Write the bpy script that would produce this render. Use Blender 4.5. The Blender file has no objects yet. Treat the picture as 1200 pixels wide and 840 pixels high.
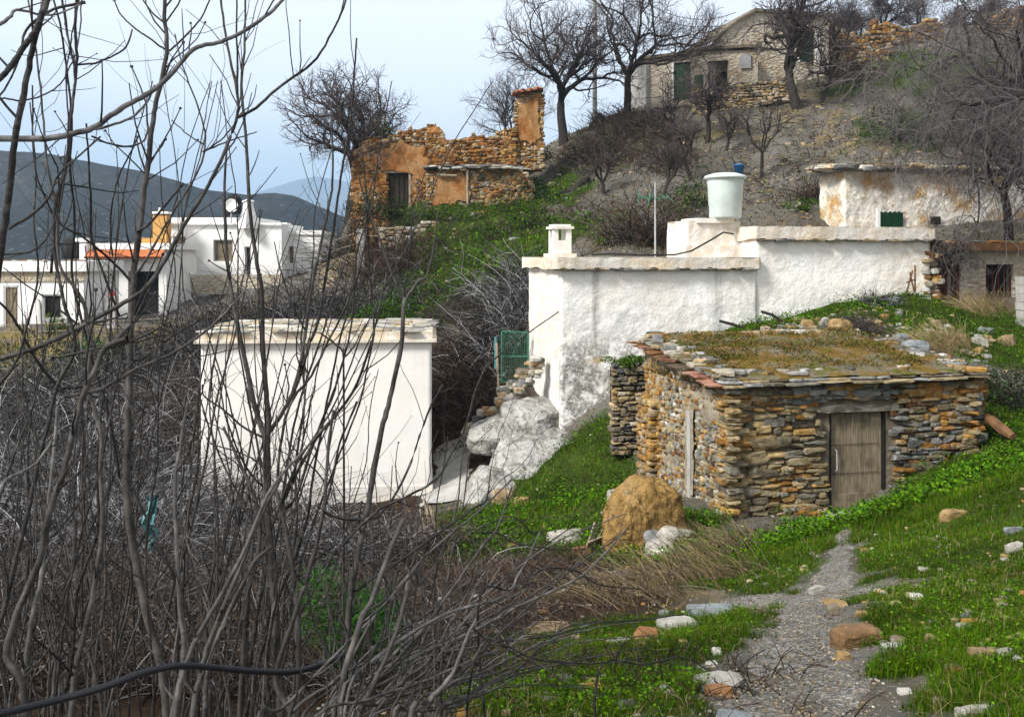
import bpy, math, random
import numpy as np

# ------------------------------------------------------------------ camera, world, sun, exposure
SC = bpy.context.scene
COL = SC.collection
F = 1167.0                      # focal length in pixels of a 1200 px wide picture
HZ = 300.0                      # picture row of the horizon
cam = bpy.data.cameras.new('camera'); camo = bpy.data.objects.new('camera', cam); COL.objects.link(camo)
cam.sensor_width = 36; cam.lens = 36 * F / 1200; cam.clip_start = 0.05; cam.clip_end = 20000
cam.shift_y = -(420 - HZ) / 1200
camo.location = (0, 0, 0); camo.rotation_euler = (math.pi / 2, 0, 0)
SC.camera = camo

SUN_EL, SUN_AZ = math.radians(40), math.radians(-127)     # azimuth clockwise from +Y: behind the camera, to the left
w = bpy.data.worlds.new('World'); SC.world = w; w.use_nodes = True
nt = w.node_tree; nt.nodes.clear()
def wn(t, **k):
    n = nt.nodes.new(t)
    for a, b in k.items(): setattr(n, a, b)
    return n
sky = wn('ShaderNodeTexSky', sky_type='NISHITA', sun_disc=False, sun_elevation=SUN_EL, sun_rotation=SUN_AZ, altitude=600, air_density=1.2, dust_density=.7, ozone_density=2.0)
tc = wn('ShaderNodeTexCoord'); mp = wn('ShaderNodeMapping'); mp.inputs['Scale'].default_value = (1.0, 1.0, 3.2)
n1 = wn('ShaderNodeTexNoise'); n1.inputs['Scale'].default_value = 1.7; n1.inputs['Detail'].default_value = 6; n1.inputs['Roughness'].default_value = .52
cr = wn('ShaderNodeValToRGB'); cr.color_ramp.elements[0].position = .32; cr.color_ramp.elements[0].color = (.0,)*3 + (1,)
cr.color_ramp.elements[1].position = .70; cr.color_ramp.elements[1].color = (.50,)*3 + (1,)
sx = wn('ShaderNodeSeparateXYZ'); mr = wn('ShaderNodeMapRange'); mr.inputs['From Min'].default_value = .07; mr.inputs['From Max'].default_value = .27; mr.inputs['To Min'].default_value = .34; mr.inputs['To Max'].default_value = .88
ad = wn('ShaderNodeMath', operation='ADD', use_clamp=True)
mx = wn('ShaderNodeMix', data_type='RGBA'); mx.inputs['B'].default_value = (10.8, 11.1, 11.5, 1)
bg = wn('ShaderNodeBackground'); bg.inputs['Strength'].default_value = .068
out = wn('ShaderNodeOutputWorld')
L = nt.links.new
L(tc.outputs['Generated'], mp.inputs['Vector']); L(mp.outputs['Vector'], n1.inputs['Vector']); L(n1.outputs['Fac'], cr.inputs['Fac'])
L(tc.outputs['Generated'], sx.inputs[0]); L(sx.outputs['Z'], mr.inputs['Value']); L(mr.outputs[0], ad.inputs[0]); L(cr.outputs['Color'], ad.inputs[1]); L(ad.outputs[0], mx.inputs['Factor']); L(sky.outputs['Color'], mx.inputs['A']); L(mx.outputs['Result'], bg.inputs['Color']); L(bg.outputs['Background'], out.inputs['Surface'])

sl = bpy.data.lights.new('sun', 'SUN'); sl.energy = 3.7; sl.angle = math.radians(14); sl.color = (1, .965, .905)
so = bpy.data.objects.new('sun', sl); COL.objects.link(so)
from mathutils import Vector
sd = Vector((math.sin(SUN_AZ) * math.cos(SUN_EL), math.cos(SUN_AZ) * math.cos(SUN_EL), math.sin(SUN_EL)))
so.rotation_euler = (-sd).to_track_quat('-Z', 'Y').to_euler(); so.location = sd * 50

SC.view_settings.view_transform = 'Standard'; SC.view_settings.look = 'None'
SC.view_settings.exposure = 0.72; SC.view_settings.gamma = 1; SC.view_settings.use_curve_mapping = False
SC.render.engine = 'CYCLES'
SC.cycles.max_bounces = 5; SC.cycles.diffuse_bounces = 3; SC.cycles.transparent_max_bounces = 6
try: SC.cycles.use_denoising = True
except Exception: pass

# ------------------------------------------------------------------ helpers
RS = np.random.RandomState
rnd = random.Random(7)
def P(px, py, Y): return np.array([(px - 600) / F * Y, Y, (HZ - py) / F * Y])

def _h(x, y, z):
    h = (x * 374761393 + y * 668265263 + z * 1440662683) & 0xffffffff
    h = ((h ^ (h >> 13)) * 1274126177) & 0xffffffff
    h = ((h ^ (h >> 16)) * 2246822519) & 0xffffffff
    return ((h ^ (h >> 15)) & 0xffff) / 65535.0
def vnoise(p):
    p = np.asarray(p, float); i = np.floor(p).astype(np.int64); f = p - i; f = f * f * (3 - 2 * f)
    r = 0
    for dx in (0, 1):
        wx = f[:, 0] if dx else 1 - f[:, 0]
        for dy in (0, 1):
            wy = f[:, 1] if dy else 1 - f[:, 1]
            for dz in (0, 1):
                wz = f[:, 2] if dz else 1 - f[:, 2]
                r = r + wx * wy * wz * _h(i[:, 0] + dx, i[:, 1] + dy, i[:, 2] + dz)
    return r * 2 - 1
def fbm(p, oct=4, rough=.5):
    p = np.asarray(p, float); a = 1; s = 0; t = 0
    for k in range(oct):
        s = s + a * vnoise(p * (2 ** k) + 17.3 * k); t += a; a *= rough
    return s / t
def fb2(x, y, sc, oct=4, seed=0):
    x = np.atleast_1d(np.asarray(x, float)); y = np.atleast_1d(np.asarray(y, float))
    return fbm(np.stack([x * sc, y * sc, np.full_like(x, seed * 7.7 + .5)], 1), oct)

class MB:
    """collects shapes and links them as one mesh object"""
    def __init__(s): s.v, s.f, s.c, s.n = [], [], [], 0
    def add(s, v, f, c=None):
        v = np.asarray(v, float).reshape(-1, 3); f = np.asarray(f, np.int64)
        s.v.append(v); s.f.append(f + s.n)
        if c is None: c = (1, 1, 1)
        c = np.asarray(c, float)
        if c.ndim == 1: c = np.tile(c[:3], (len(v), 1))
        s.c.append(c[:, :3]); s.n += len(v); return s
    def box(s, a, b, c=None):
        x0, y0, z0 = a; x1, y1, z1 = b
        v = [(x0,y0,z0),(x1,y0,z0),(x1,y1,z0),(x0,y1,z0),(x0,y0,z1),(x1,y0,z1),(x1,y1,z1),(x0,y1,z1)]
        return s.add(v, [(0,3,2,1),(4,5,6,7),(0,1,5,4),(1,2,6,5),(2,3,7,6),(3,0,4,7)], c)
    def obox(s, o, u, v, n, lu, lv, ln, c=None):
        """box from corner o along unit axes u, v, n"""
        o, u, v, n = (np.asarray(q, float) for q in (o, u, v, n))
        V = [o, o+u*lu, o+u*lu+v*lv, o+v*lv]; V = V + [q + n*ln for q in V]
        return s.add(V, [(0,3,2,1),(4,5,6,7),(0,1,5,4),(1,2,6,5),(2,3,7,6),(3,0,4,7)], c)
    def tube(s, pts, rad, sides=6, c=None, cap=True):
        pts = np.asarray(pts, float); n = len(pts)
        rad = np.full(n, float(rad)) if np.isscalar(rad) else np.asarray(rad, float)
        t = np.gradient(pts, axis=0); t /= np.linalg.norm(t, axis=1)[:, None] + 1e-9
        ref = np.array([.31, .17, .94]) if abs(t[0, 2]) < .9 else np.array([.9, .3, .1])
        a = np.cross(t, ref); a /= np.linalg.norm(a, axis=1)[:, None] + 1e-9
        b = np.cross(t, a)
        th = np.arange(sides) * 2 * math.pi / sides
        v = pts[:, None] + rad[:, None, None] * (np.cos(th)[None, :, None] * a[:, None] + np.sin(th)[None, :, None] * b[:, None])
        v = v.reshape(-1, 3)
        k = np.arange(sides); i = np.arange(n - 1)[:, None] * sides
        f = np.stack([i + k, i + (k + 1) % sides, i + sides + (k + 1) % sides, i + sides + k], -1).reshape(-1, 4)
        s.add(v, f, c)
        if cap:
            m = s.n - len(v)
            s.f.append(np.array([[m + (n-1)*sides + q, m + (n-1)*sides + (q+1) % sides, m + (n-1)*sides + (q+2) % sides] for q in range(0, sides - 1, 1)][:sides-2]) if sides == 3 else
                       np.array([[m + (n-1)*sides, m + (n-1)*sides + q, m + (n-1)*sides + q + 1] for q in range(1, sides - 1)]))
        return s
    def q(s, pts, rad, sides=3, c=None):
        s.__dict__.setdefault('queue', {}).setdefault((len(pts), sides), []).append((pts, rad, (1, 1, 1) if c is None else c)); return s
    def flush(s):
        for (n, sides), it in s.__dict__.pop('queue', {}).items():
            pts = np.array([i[0] for i in it], float); rad = np.array([i[1] for i in it], float); col = np.array([i[2] for i in it], float); m = len(it)
            t = np.gradient(pts, axis=1); t /= np.linalg.norm(t, axis=2)[...,None]+1e-9
            ref = np.where(np.abs(t[:,:1,2:3]) < .9, np.array([.31,.17,.94]), np.array([.9,.3,.1])); a = np.cross(t, np.broadcast_to(ref, t.shape)); a /= np.linalg.norm(a, axis=2)[...,None]+1e-9; b = np.cross(t, a)
            th = np.arange(sides)*2*math.pi/sides
            v = pts[:,:,None]+rad[:,:,None,None]*(np.cos(th)[:,None]*a[:,:,None]+np.sin(th)[:,None]*b[:,:,None])
            k = np.arange(sides); i = (np.arange(m)[:,None,None]*n+np.arange(n-1)[None,:,None])*sides
            f = np.stack([i+k, i+(k+1) % sides, i+sides+(k+1) % sides, i+sides+k], -1).reshape(-1, 4); s.add(v.reshape(-1, 3), f, np.repeat(col, n*sides, 0))
    def lathe(s, base, prof, sides=20, c=None):
        th = np.arange(sides) * 2 * math.pi / sides; v = []
        for r, z in prof: v += [(base[0] + r*math.cos(t), base[1] + r*math.sin(t), base[2] + z) for t in th]
        f = [(j*sides+i, j*sides+(i+1) % sides, (j+1)*sides+(i+1) % sides, (j+1)*sides+i) for j in range(len(prof)-1) for i in range(sides)]
        return s.add(v, f, c)
    def build(s, name, mat, parent=None, smooth=False, stuff=False):
        s.flush()
        if not s.v: s.add([(0,0,0),(.001,0,0),(0,.001,0)], [(0,1,2)])
        v = np.concatenate(s.v); c = np.concatenate(s.c)
        if parent is not None: o = ORIGIN[parent.name]
        else:
            o = np.array([(v[:,0].min()+v[:,0].max())/2, (v[:,1].min()+v[:,1].max())/2, v[:,2].min()])
        v = v - o
        me = bpy.data.meshes.new(name)
        me.vertices.add(len(v)); me.vertices.foreach_set('co', v.astype(np.float32).ravel())
        loops = np.concatenate([f.ravel() for f in s.f]); tot = np.concatenate([np.full(len(f), f.shape[1]) for f in s.f])
        st = np.concatenate([[0], np.cumsum(tot)[:-1]])
        me.loops.add(len(loops)); me.loops.foreach_set('vertex_index', loops.astype(np.int32))
        me.polygons.add(len(tot)); me.polygons.foreach_set('loop_start', st.astype(np.int32)); me.polygons.foreach_set('loop_total', tot.astype(np.int32))
        me.polygons.foreach_set('use_smooth', np.full(len(tot), bool(smooth)))
        me.update(calc_edges=True)
        at = me.color_attributes.new('Col', 'FLOAT_COLOR', 'POINT')
        at.data.foreach_set('color', np.concatenate([c, np.ones((len(c), 1))], 1).astype(np.float32).ravel())
        me.materials.append(mat)
        ob = bpy.data.objects.new(name, me); COL.objects.link(ob)
        if parent is not None: ob.parent = parent; ORIGIN[ob.name] = o
        else: ob.location = o; ORIGIN[ob.name] = o
        return ob
ORIGIN = {}
def tag(o, label, cat, group=None, kind=None):
    if label: o['label'] = label
    if cat: o['category'] = cat
    if group: o['group'] = group
    if kind: o['kind'] = kind
    return o
def thing(name, label, cat, loc, group=None):
    o = bpy.data.objects.new(name, None); COL.objects.link(o); o.empty_display_size = .2
    o.location = tuple(loc); ORIGIN[o.name] = np.asarray(loc, float)
    return tag(o, label, cat, group)
def struct(o): o['kind'] = 'structure'; return o
def stuff(o, label, cat): return tag(o, label, cat, kind='stuff')

# ------------------------------------------------------------------ materials
class Mat:
    def __init__(s, name, rough=.85, spec=.15):
        s.m = bpy.data.materials.new(name); s.m.use_nodes = True; s.t = s.m.node_tree
        s.b = s.t.nodes['Principled BSDF']; s.b.inputs['Roughness'].default_value = rough
        s.b.inputs['Specular IOR Level'].default_value = spec
        s.co = s.t.nodes.new('ShaderNodeTexCoord'); s.h = None
    def n(s, t): return s.t.nodes.new(t)
    def vec(s, scale=(1,1,1)):
        m = s.n('ShaderNodeMapping'); m.inputs['Scale'].default_value = scale
        s.t.links.new(s.co.outputs['Object'], m.inputs['Vector']); return m.outputs['Vector']
    def noise(s, sc, det=5, rough=.55, stretch=(1,1,1), dist=0):
        n = s.n('ShaderNodeTexNoise'); n.inputs['Scale'].default_value = sc; n.inputs['Detail'].default_value = det
        n.inputs['Roughness'].default_value = rough; n.inputs['Distortion'].default_value = dist
        s.t.links.new(s.vec(stretch), n.inputs['Vector']); return n.outputs['Fac']
    def voro(s, sc, feature='F1', stretch=(1,1,1), out='Distance'):
        n = s.n('ShaderNodeTexVoronoi'); n.feature = feature; n.inputs['Scale'].default_value = sc
        s.t.links.new(s.vec(stretch), n.inputs['Vector']); return n.outputs[out]
    def ramp(s, fac, *st):
        n = s.n('ShaderNodeValToRGB'); e = n.color_ramp.elements
        while len(e) < len(st): e.new(.5)
        for k, (p, c) in enumerate(st):
            e[k].position = p; e[k].color = tuple(c) + (1,) if not np.isscalar(c) else (c, c, c, 1)
        s.t.links.new(fac, n.inputs['Fac']); return n.outputs['Color']
    def attr(s, name='Col'):
        n = s.n('ShaderNodeAttribute'); n.attribute_name = name; return n.outputs['Color']
    def sep(s, col):
        n = s.n('ShaderNodeSeparateColor'); s.t.links.new(col, n.inputs['Color']); return n.outputs
    def _in(s, sock, v):
        if hasattr(v, 'is_output'): s.t.links.new(v, sock)
        elif np.isscalar(v): sock.default_value = v
        else: sock.default_value = tuple(v) + ((1,) if len(v) == 3 else ())
    def mix(s, fac, a, b, mode='MIX'):
        n = s.n('ShaderNodeMix'); n.data_type = 'RGBA'; n.blend_type = mode
        s._in(n.inputs['Factor'], fac); s._in(n.inputs['A'], a); s._in(n.inputs['B'], b); return n.outputs['Result']
    def math(s, op, a, b=0.0):
        n = s.n('ShaderNodeMath'); n.operation = op; n.use_clamp = op != 'ADD'
        s._in(n.inputs[0], a); s._in(n.inputs[1], b); return n.outputs[0]
    def bump(s, h, strength=.5, dist=.02):
        n = s.n('ShaderNodeBump'); n.inputs['Strength'].default_value = strength; n.inputs['Distance'].default_value = dist
        s.t.links.new(h, n.inputs['Height'])
        if s.h is not None: s.t.links.new(s.h, n.inputs['Normal'])
        s.h = n.outputs['Normal']; return s
    def done(s, col):
        s._in(s.b.inputs['Base Color'], col)
        if s.h is not None: s.t.links.new(s.h, s.b.inputs['Normal'])
        return s.m
def plain(name, c, rough=.8, spec=.2, var=.25, sc=6, bump=.2):
    m = Mat(name, rough, spec); f = m.noise(sc, 6, .6)
    col = m.ramp(f, (.3, [q*(1-var) for q in c]), (.7, [min(1, q*(1+var)) for q in c]))
    if bump: m.bump(m.noise(sc*5, 4), bump, .01)
    return m.done(col)
def attr_mat(name, rough=.9, spec=.1, sc=8, var=.35, bump=.4, bd=.02, lichen=0):
    m = Mat(name, rough, spec); a = m.attr()
    f = m.ramp(m.noise(sc, 6, .6), (.3, 1-var), (.72, 1+var*.6))
    col = m.mix(1.0, a, f, 'MULTIPLY')
    if lichen:
        col = m.mix(m.ramp(m.noise(sc*.9, 4, .7), (.58, 0), (.64, lichen)), col, (.42, .40, .34))
        col = m.mix(m.ramp(m.noise(sc*1.7+1, 4, .7), (.62, 0), (.68, lichen)), col, (.30, .17, .045))
    if bump: m.bump(m.noise(sc*.8, 6, .6), bump*.6, bd*2); m.bump(m.noise(sc*4, 6, .7), bump, bd)
    return m.done(col)

M = {}
def ground_mat():
    m = Mat('ground_soil', .95, .05); z = m.sep(m.attr())
    n1, n2, n3 = m.noise(.55, 6, .6), m.noise(4, 6, .65), m.noise(23, 5, .7)
    base = m.ramp(n1, (.32, (.066, .060, .053)), (.5, (.10, .094, .085)), (.68, (.14, .133, .122)))
    base = m.mix(m.ramp(n2, (.42, 0), (.62, .6)), base, (.085, .068, .042))
    base = m.mix(m.ramp(n3, (.60, 0), (.67, .75)), base, (.30, .28, .25))
    base = m.mix(m.ramp(n3, (.33, .7), (.42, 0)), base, (.05, .042, .03))
    green = m.ramp(n2, (.35, (.022, .03, .007)), (.6, (.036, .062, .008)), (.75, (.075, .065, .025)))
    och = m.ramp(n2, (.35, (.13, .095, .035)), (.6, (.22, .17, .07)), (.72, (.12, .11, .035)))
    brn = m.ramp(n2, (.35, (.018, .012, .008)), (.62, (.042, .026, .016)), (.75, (.03, .026, .012)))  # brown soil, darkened to near black as painted shade under the thickets
    base = m.mix(z[1], base, och); base = m.mix(z[2], base, brn); base = m.mix(z[0], base, green)
    m.bump(n2, .6, .08); m.bump(n3, .7, .03)
    return m.done(base)
M['ground'] = ground_mat()
def gravel_mat():
    m = Mat('path_gravel', .95, .08); v = m.sep(m.voro(26, out='Color'))[0]; n1 = m.noise(2.2, 5, .6); n2 = m.noise(60, 4, .6)
    g = m.mix(.35, m.ramp(n1, (.3, (.10, .09, .075)), (.7, (.19, .178, .16))), v, 'SOFT_LIGHT')
    g = m.mix(m.ramp(n2, (.56, 0), (.62, .8)), g, (.40, .39, .37)); g = m.mix(m.ramp(n2, (.36, .75), (.43, 0)), g, (.05, .042, .032))
    g = m.mix(m.ramp(m.noise(3.5, 4), (.55, 0), (.68, .6)), g, (.10, .07, .04))
    m.bump(m.noise(9, 6, .7), .9, .06); m.bump(m.voro(38), .6, .02); m.bump(n2, .7, .012); return m.done(g)
M['gravel'] = gravel_mat()
M['concrete'] = plain('old_concrete', (.30, .29, .275), var=.3, sc=2.5, bump=.4)
M['grass'] = attr_mat('grass_blades', .9, .03, 3, .3, 0)
M['leaf'] = attr_mat('leaves', .85, .08, 3, .3, 0)
M['stone'] = attr_mat('field_stone', .92, .12, 7, .5, .7, .03, .5)
M['stone_far'] = attr_mat('wall_stone', .95, .05, 3, .45, .6, .06, .3)
M['mortar'] = plain('lime_mortar', (.24, .205, .15), var=.45, sc=5, bump=.8)
M['dark_mortar'] = plain('earth_mortar', (.15, .125, .088), var=.5, sc=4, bump=.8)
M['twig'] = attr_mat('bare_twigs', .85, .12, 5, .3, 0)
def bark(name, c, sc=14):
    m = Mat(name, .85, .15); f = m.noise(sc, 6, .6, (1, 1, .35))
    col = m.ramp(f, (.3, [q*.55 for q in c]), (.55, c), (.75, [q*1.5 for q in c]))
    m.bump(m.noise(sc*2, 5, .6, (1, 1, .4)), .6, .01); return m.done(col)
M['almond_bark'] = bark('almond_bark', (.034, .029, .026), 4)
def fig_bark():
    m = Mat('fig_bark', .7, .22); a = m.attr()
    f = m.noise(26, 6, .6, (1, 1, .5))
    col = m.mix(1.0, a, m.ramp(f, (.30, .30), (.52, 1.0), (.70, 2.1)), 'MULTIPLY')
    rings = m.ramp(m.noise(60, 3, .5, (.25, .25, 1.4)), (.56, 0), (.62, .55))
    col = m.mix(rings, col, (.05, .045, .042))
    col = m.mix(m.ramp(m.noise(11, 5, .65), (.56, 0), (.66, .55)), col, (.125, .12, .115))
    m.bump(m.noise(70, 5, .6, (.5, .5, 1)), .5, .004); return m.done(col)
M['fig_bark'] = fig_bark()
def whitewash(name, white=(.84, .83, .805), grime=1.0, cream=.5, bmp=.6):
    m = Mat(name, .9, .1); z = m.sep(m.attr())
    n1 = m.noise(.9, 6, .6); n2 = m.noise(4.5, 7, .68); st = m.noise(2.2, 6, .62, (1.6, 1.6, .12)); n4 = m.noise(1.7, 5, .6)
    col = m.mix(m.ramp(n1, (.40, 0), (.66, cream)), white, (.70, .58, .42))
    col = m.mix(m.ramp(n4, (.50, 0), (.66, .3)), col, (.62, .64, .68))
    # grime grows from the foot (attribute r), streaks under the eaves (attribute g)
    a = m.math('MULTIPLY', m.math('MULTIPLY', z[0], m.ramp(n2, (.40, 0), (.52, 1))), m.ramp(m.noise(17, 6, .7), (.36, .1), (.5, 1)))
    col = m.mix(m.math('MULTIPLY', a, .85 * grime), col, m.ramp(m.noise(8, 5, .6), (.35, (.07, .07, .065)), (.7, (.30, .285, .26))))
    b = m.math('MULTIPLY', z[1], m.ramp(st, (.42, 0), (.62, 1)))
    col = m.mix(m.math('MULTIPLY', b, .7 * grime), col, (.22, .205, .19))
    c = m.math('MULTIPLY', z[2], m.ramp(n2, (.40, 0), (.55, 1)))
    col = m.mix(c, col, (.50, .36, .19))
    m.bump(m.noise(5.5, 7, .66), bmp, .07); m.bump(m.noise(19, 5, .65), bmp*.7, .02); return m.done(col)
M['whitewash'] = whitewash('old_whitewash', grime=1.0, cream=.3)
M['smooth_white'] = whitewash('painted_render', (.76, .745, .72), .6, .22, .12)
M['eave'] = whitewash('weathered_eave', (.66, .63, .58), .9, .8)
M['far_white'] = plain('white_render', (.74, .735, .72), var=.07, sc=1.5, bump=.1)
M['peeling'] = None
def peeling():
    m = Mat('peeling_whitewash', .95, .05); n1 = m.noise(1.1, 7, .65); n2 = m.noise(5, 6, .65)
    col = m.ramp(n1, (.36, (.44, .26, .10)), (.44, (.52, .42, .29)), (.50, (.70, .66, .58)), (.66, (.72, .69, .64)))
    col = m.mix(m.ramp(n2, (.58, 0), (.68, .8)), col, (.42, .20, .06))
    col = m.mix(m.ramp(n2, (.30, .7), (.40, 0)), col, (.15, .12, .09))
    m.bump(n2, .8, .09); m.bump(m.voro(4.2), .5, .06); return m.done(col)
M['peeling'] = peeling()
def masonry(name, cols, grey=.5):
    m = Mat(name, .95, .05); v = m.voro(3.4, out='Color', stretch=(1, 1, 1.7)); e = m.voro(3.4, 'DISTANCE_TO_EDGE', (1, 1, 1.7)); n1 = m.noise(.9, 6, .65); n2 = m.noise(9, 5, .65)
    col = m.ramp(m.sep(v)[0], (.1, cols[0]), (.4, cols[1]), (.65, cols[2]), (.9, cols[3]))
    col = m.mix(m.ramp(e, (.02, .5), (.09, 0)), col, (.22, .18, .13))
    col = m.mix(m.ramp(n1, (.40, 0), (.52, grey)), col, (.47, .42, .34))
    col = m.mix(m.ramp(n2, (.56, 0), (.66, .6)), col, (.12, .085, .05))
    m.bump(e, .8, .12); m.bump(n2, .5, .04); return m.done(col)
M['tan_masonry'] = masonry('tan_masonry', [(.36, .29, .20), (.44, .35, .23), (.44, .38, .29), (.52, .44, .32)], .95)
M['block_wall'] = plain('grey_block', (.33, .32, .30), var=.25, sc=3, bump=.4)
def och():
    m = Mat('ochre_plaster', .95, .05); n1 = m.noise(1.3, 7, .66); n2 = m.noise(6, 6, .68); st = m.noise(2.4, 5, .6, (1, 1, .25))
    col = m.ramp(n1, (.34, (.17, .065, .022)), (.46, (.28, .12, .04)), (.56, (.34, .20, .09)), (.70, (.22, .095, .035)))
    col = m.mix(m.ramp(st, (.5, 0), (.64, .7)), col, (.17, .085, .035)); col = m.mix(m.ramp(n2, (.58, 0), (.68, .8)), col, (.13, .08, .045)); m.bump(n1, .8, .1); m.bump(n2, .8, .05); return m.done(col)
M['och_plaster'] = och()
M['tile'] = plain('clay_tile', (.48, .16, .06), var=.35, sc=8, bump=.3)
M['old_tile'] = plain('old_clay_tile', (.30, .13, .08), var=.5, sc=6, bump=.5)
M['wood'] = None
def wood(name, c, sc=6):
    m = Mat(name, .85, .15); f = m.noise(sc, 8, .7, (6, 6, .5)); g = m.noise(sc*.5, 5, .6)
    col = m.ramp(f, (.25, [q*.35 for q in c]), (.5, c), (.72, [q*1.7 for q in c]))
    col = m.mix(m.ramp(g, (.5, 0), (.68, .65)), col, (.05, .038, .026))
    m.bump(f, .7, .01); return m.done(col)
M['wood'] = wood('weathered_wood', (.19, .155, .105))
M['dark_wood'] = wood('dark_old_wood', (.03, .025, .02))
M['pale_wood'] = wood('bleached_wood', (.27, .22, .16))
M['lintel_cement'] = plain('grey_lime', (.15, .14, .115), var=.4, sc=6, bump=.8)
M['black'] = plain('black_parts_and_painted_shade', (.012, .011, .010), var=.3, bump=0)  # near black: paints the shade inside openings, also used for real black parts
M['green_paint'] = plain('green_paint', (.005, .038, .012), .5, .35, .25, 5, .15)
M['green_wire'] = plain('green_wire', (.03, .14, .085), .5, .4, .2, 5, 0)
M['teal'] = plain('teal_sheet', (.07, .22, .23), .6, .3, .3, 9, .3)
M['blue'] = plain('blue_plastic', (.05, .22, .55), .4, .4, .2, 5, 0)
M['grey_plastic'] = plain('pale_grey_plastic', (.46, .52, .50), .45, .35, .1, 3, .05)
M['metal'] = plain('dull_metal', (.32, .32, .33), .45, .5, .2, 6, 0)
M['rust'] = plain('rusted_sheet', (.075, .022, .013), .8, .2, .45, 5, .4)
M['rust_edge'] = plain('rusted_slab', (.13, .07, .035), .9, .1, .5, 4, .6)
M['rubber'] = plain('black_pipe', (.006, .007, .010), .5, .3, .3, 20, .05)
M['orange'] = plain('orange_render', (.46, .25, .08), .85, .1, .15, 3, .1)
M['dish'] = plain('white_enamel', (.78, .78, .76), .4, .4, .05, 3, 0)
M['red'] = plain('red_plastic', (.55, .05, .02), .5, .3, .2, 4, 0)
def rock_mat(name, cs):
    m = Mat(name, .95, .06); n1 = m.noise(2.2, 7, .66, (1, 1, .7)); n2 = m.noise(12, 6, .68)
    col = m.ramp(n1, (.30, cs[0]), (.46, cs[1]), (.56, cs[2]), (.70, cs[3]))
    col = m.mix(m.ramp(n2, (.55, 0), (.68, .6)), col, [q*.35 for q in cs[1]])
    col = m.mix(m.ramp(n2, (.28, .5), (.38, 0)), col, [min(.7, q*1.6) for q in cs[2]])
    ck = m.noise(1.6, 5, .6, (1, 1, .35), 1.2); col = m.mix(m.ramp(ck, (.47, 0), (.495, .7), (.52, 0)), col, [q*.2 for q in cs[0]]); ck2 = m.noise(3.1, 6, .6, (.5, .5, 1.8), .8); col = m.mix(m.ramp(ck2, (.48, 0), (.495, .4), (.51, 0)), col, [q*.25 for q in cs[0]])
    m.bump(n1, .8, .2); m.bump(m.ramp(ck2, (.45, 1), (.495, 0), (.54, 1)), .35, .04); m.bump(n2, .7, .03); return m.done(col)
M['ochre_rock'] = rock_mat('ochre_rock', [(.10, .062, .028), (.22, .135, .045), (.29, .185, .07), (.21, .16, .095)])
M['pale_rock'] = rock_mat('pale_rock', [(.15, .14, .12), (.32, .31, .285), (.41, .405, .385), (.24, .225, .20)])
def roof_mat():
    m = Mat('mossy_roof_earth', .95, .05); n1 = m.noise(1.6, 6, .62); n2 = m.noise(11, 6, .7); z = m.sep(m.attr())
    col = m.ramp(n1, (.32, (.075, .07, .010)), (.46, (.16, .09, .025)), (.54, (.15, .13, .10)), (.66, (.085, .085, .012)))
    col = m.mix(m.ramp(n2, (.46, 0), (.62, .7)), col, (.055, .05, .010))
    col = m.mix(m.ramp(n2, (.28, .6), (.36, 0)), col, (.24, .21, .17))
    m.bump(n2, .9, .04); return m.done(col)
M['roof_earth'] = roof_mat()
def hill_mat():
    m = Mat('scrub_hill', 1, 0); n1 = m.noise(.012, 7, .62); n2 = m.noise(.09, 6, .7); v = m.noise(.22, 4, .7)
    col = m.ramp(n1, (.34, (.013, .015, .015)), (.52, (.028, .029, .027)), (.68, (.05, .05, .046)))
    col = m.mix(m.ramp(n2, (.45, 0), (.62, .7)), col, (.020, .026, .020))
    col = m.mix(m.ramp(v, (.60, 0), (.68, .8)), col, (.17, .165, .155)); m.bump(n2, .8, 3); return m.done(col)
M['hill'] = hill_mat()
M['mountain'] = plain('far_mountain_rock', (.07, .08, .075), 1, 0, .4, .002, 0)

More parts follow.
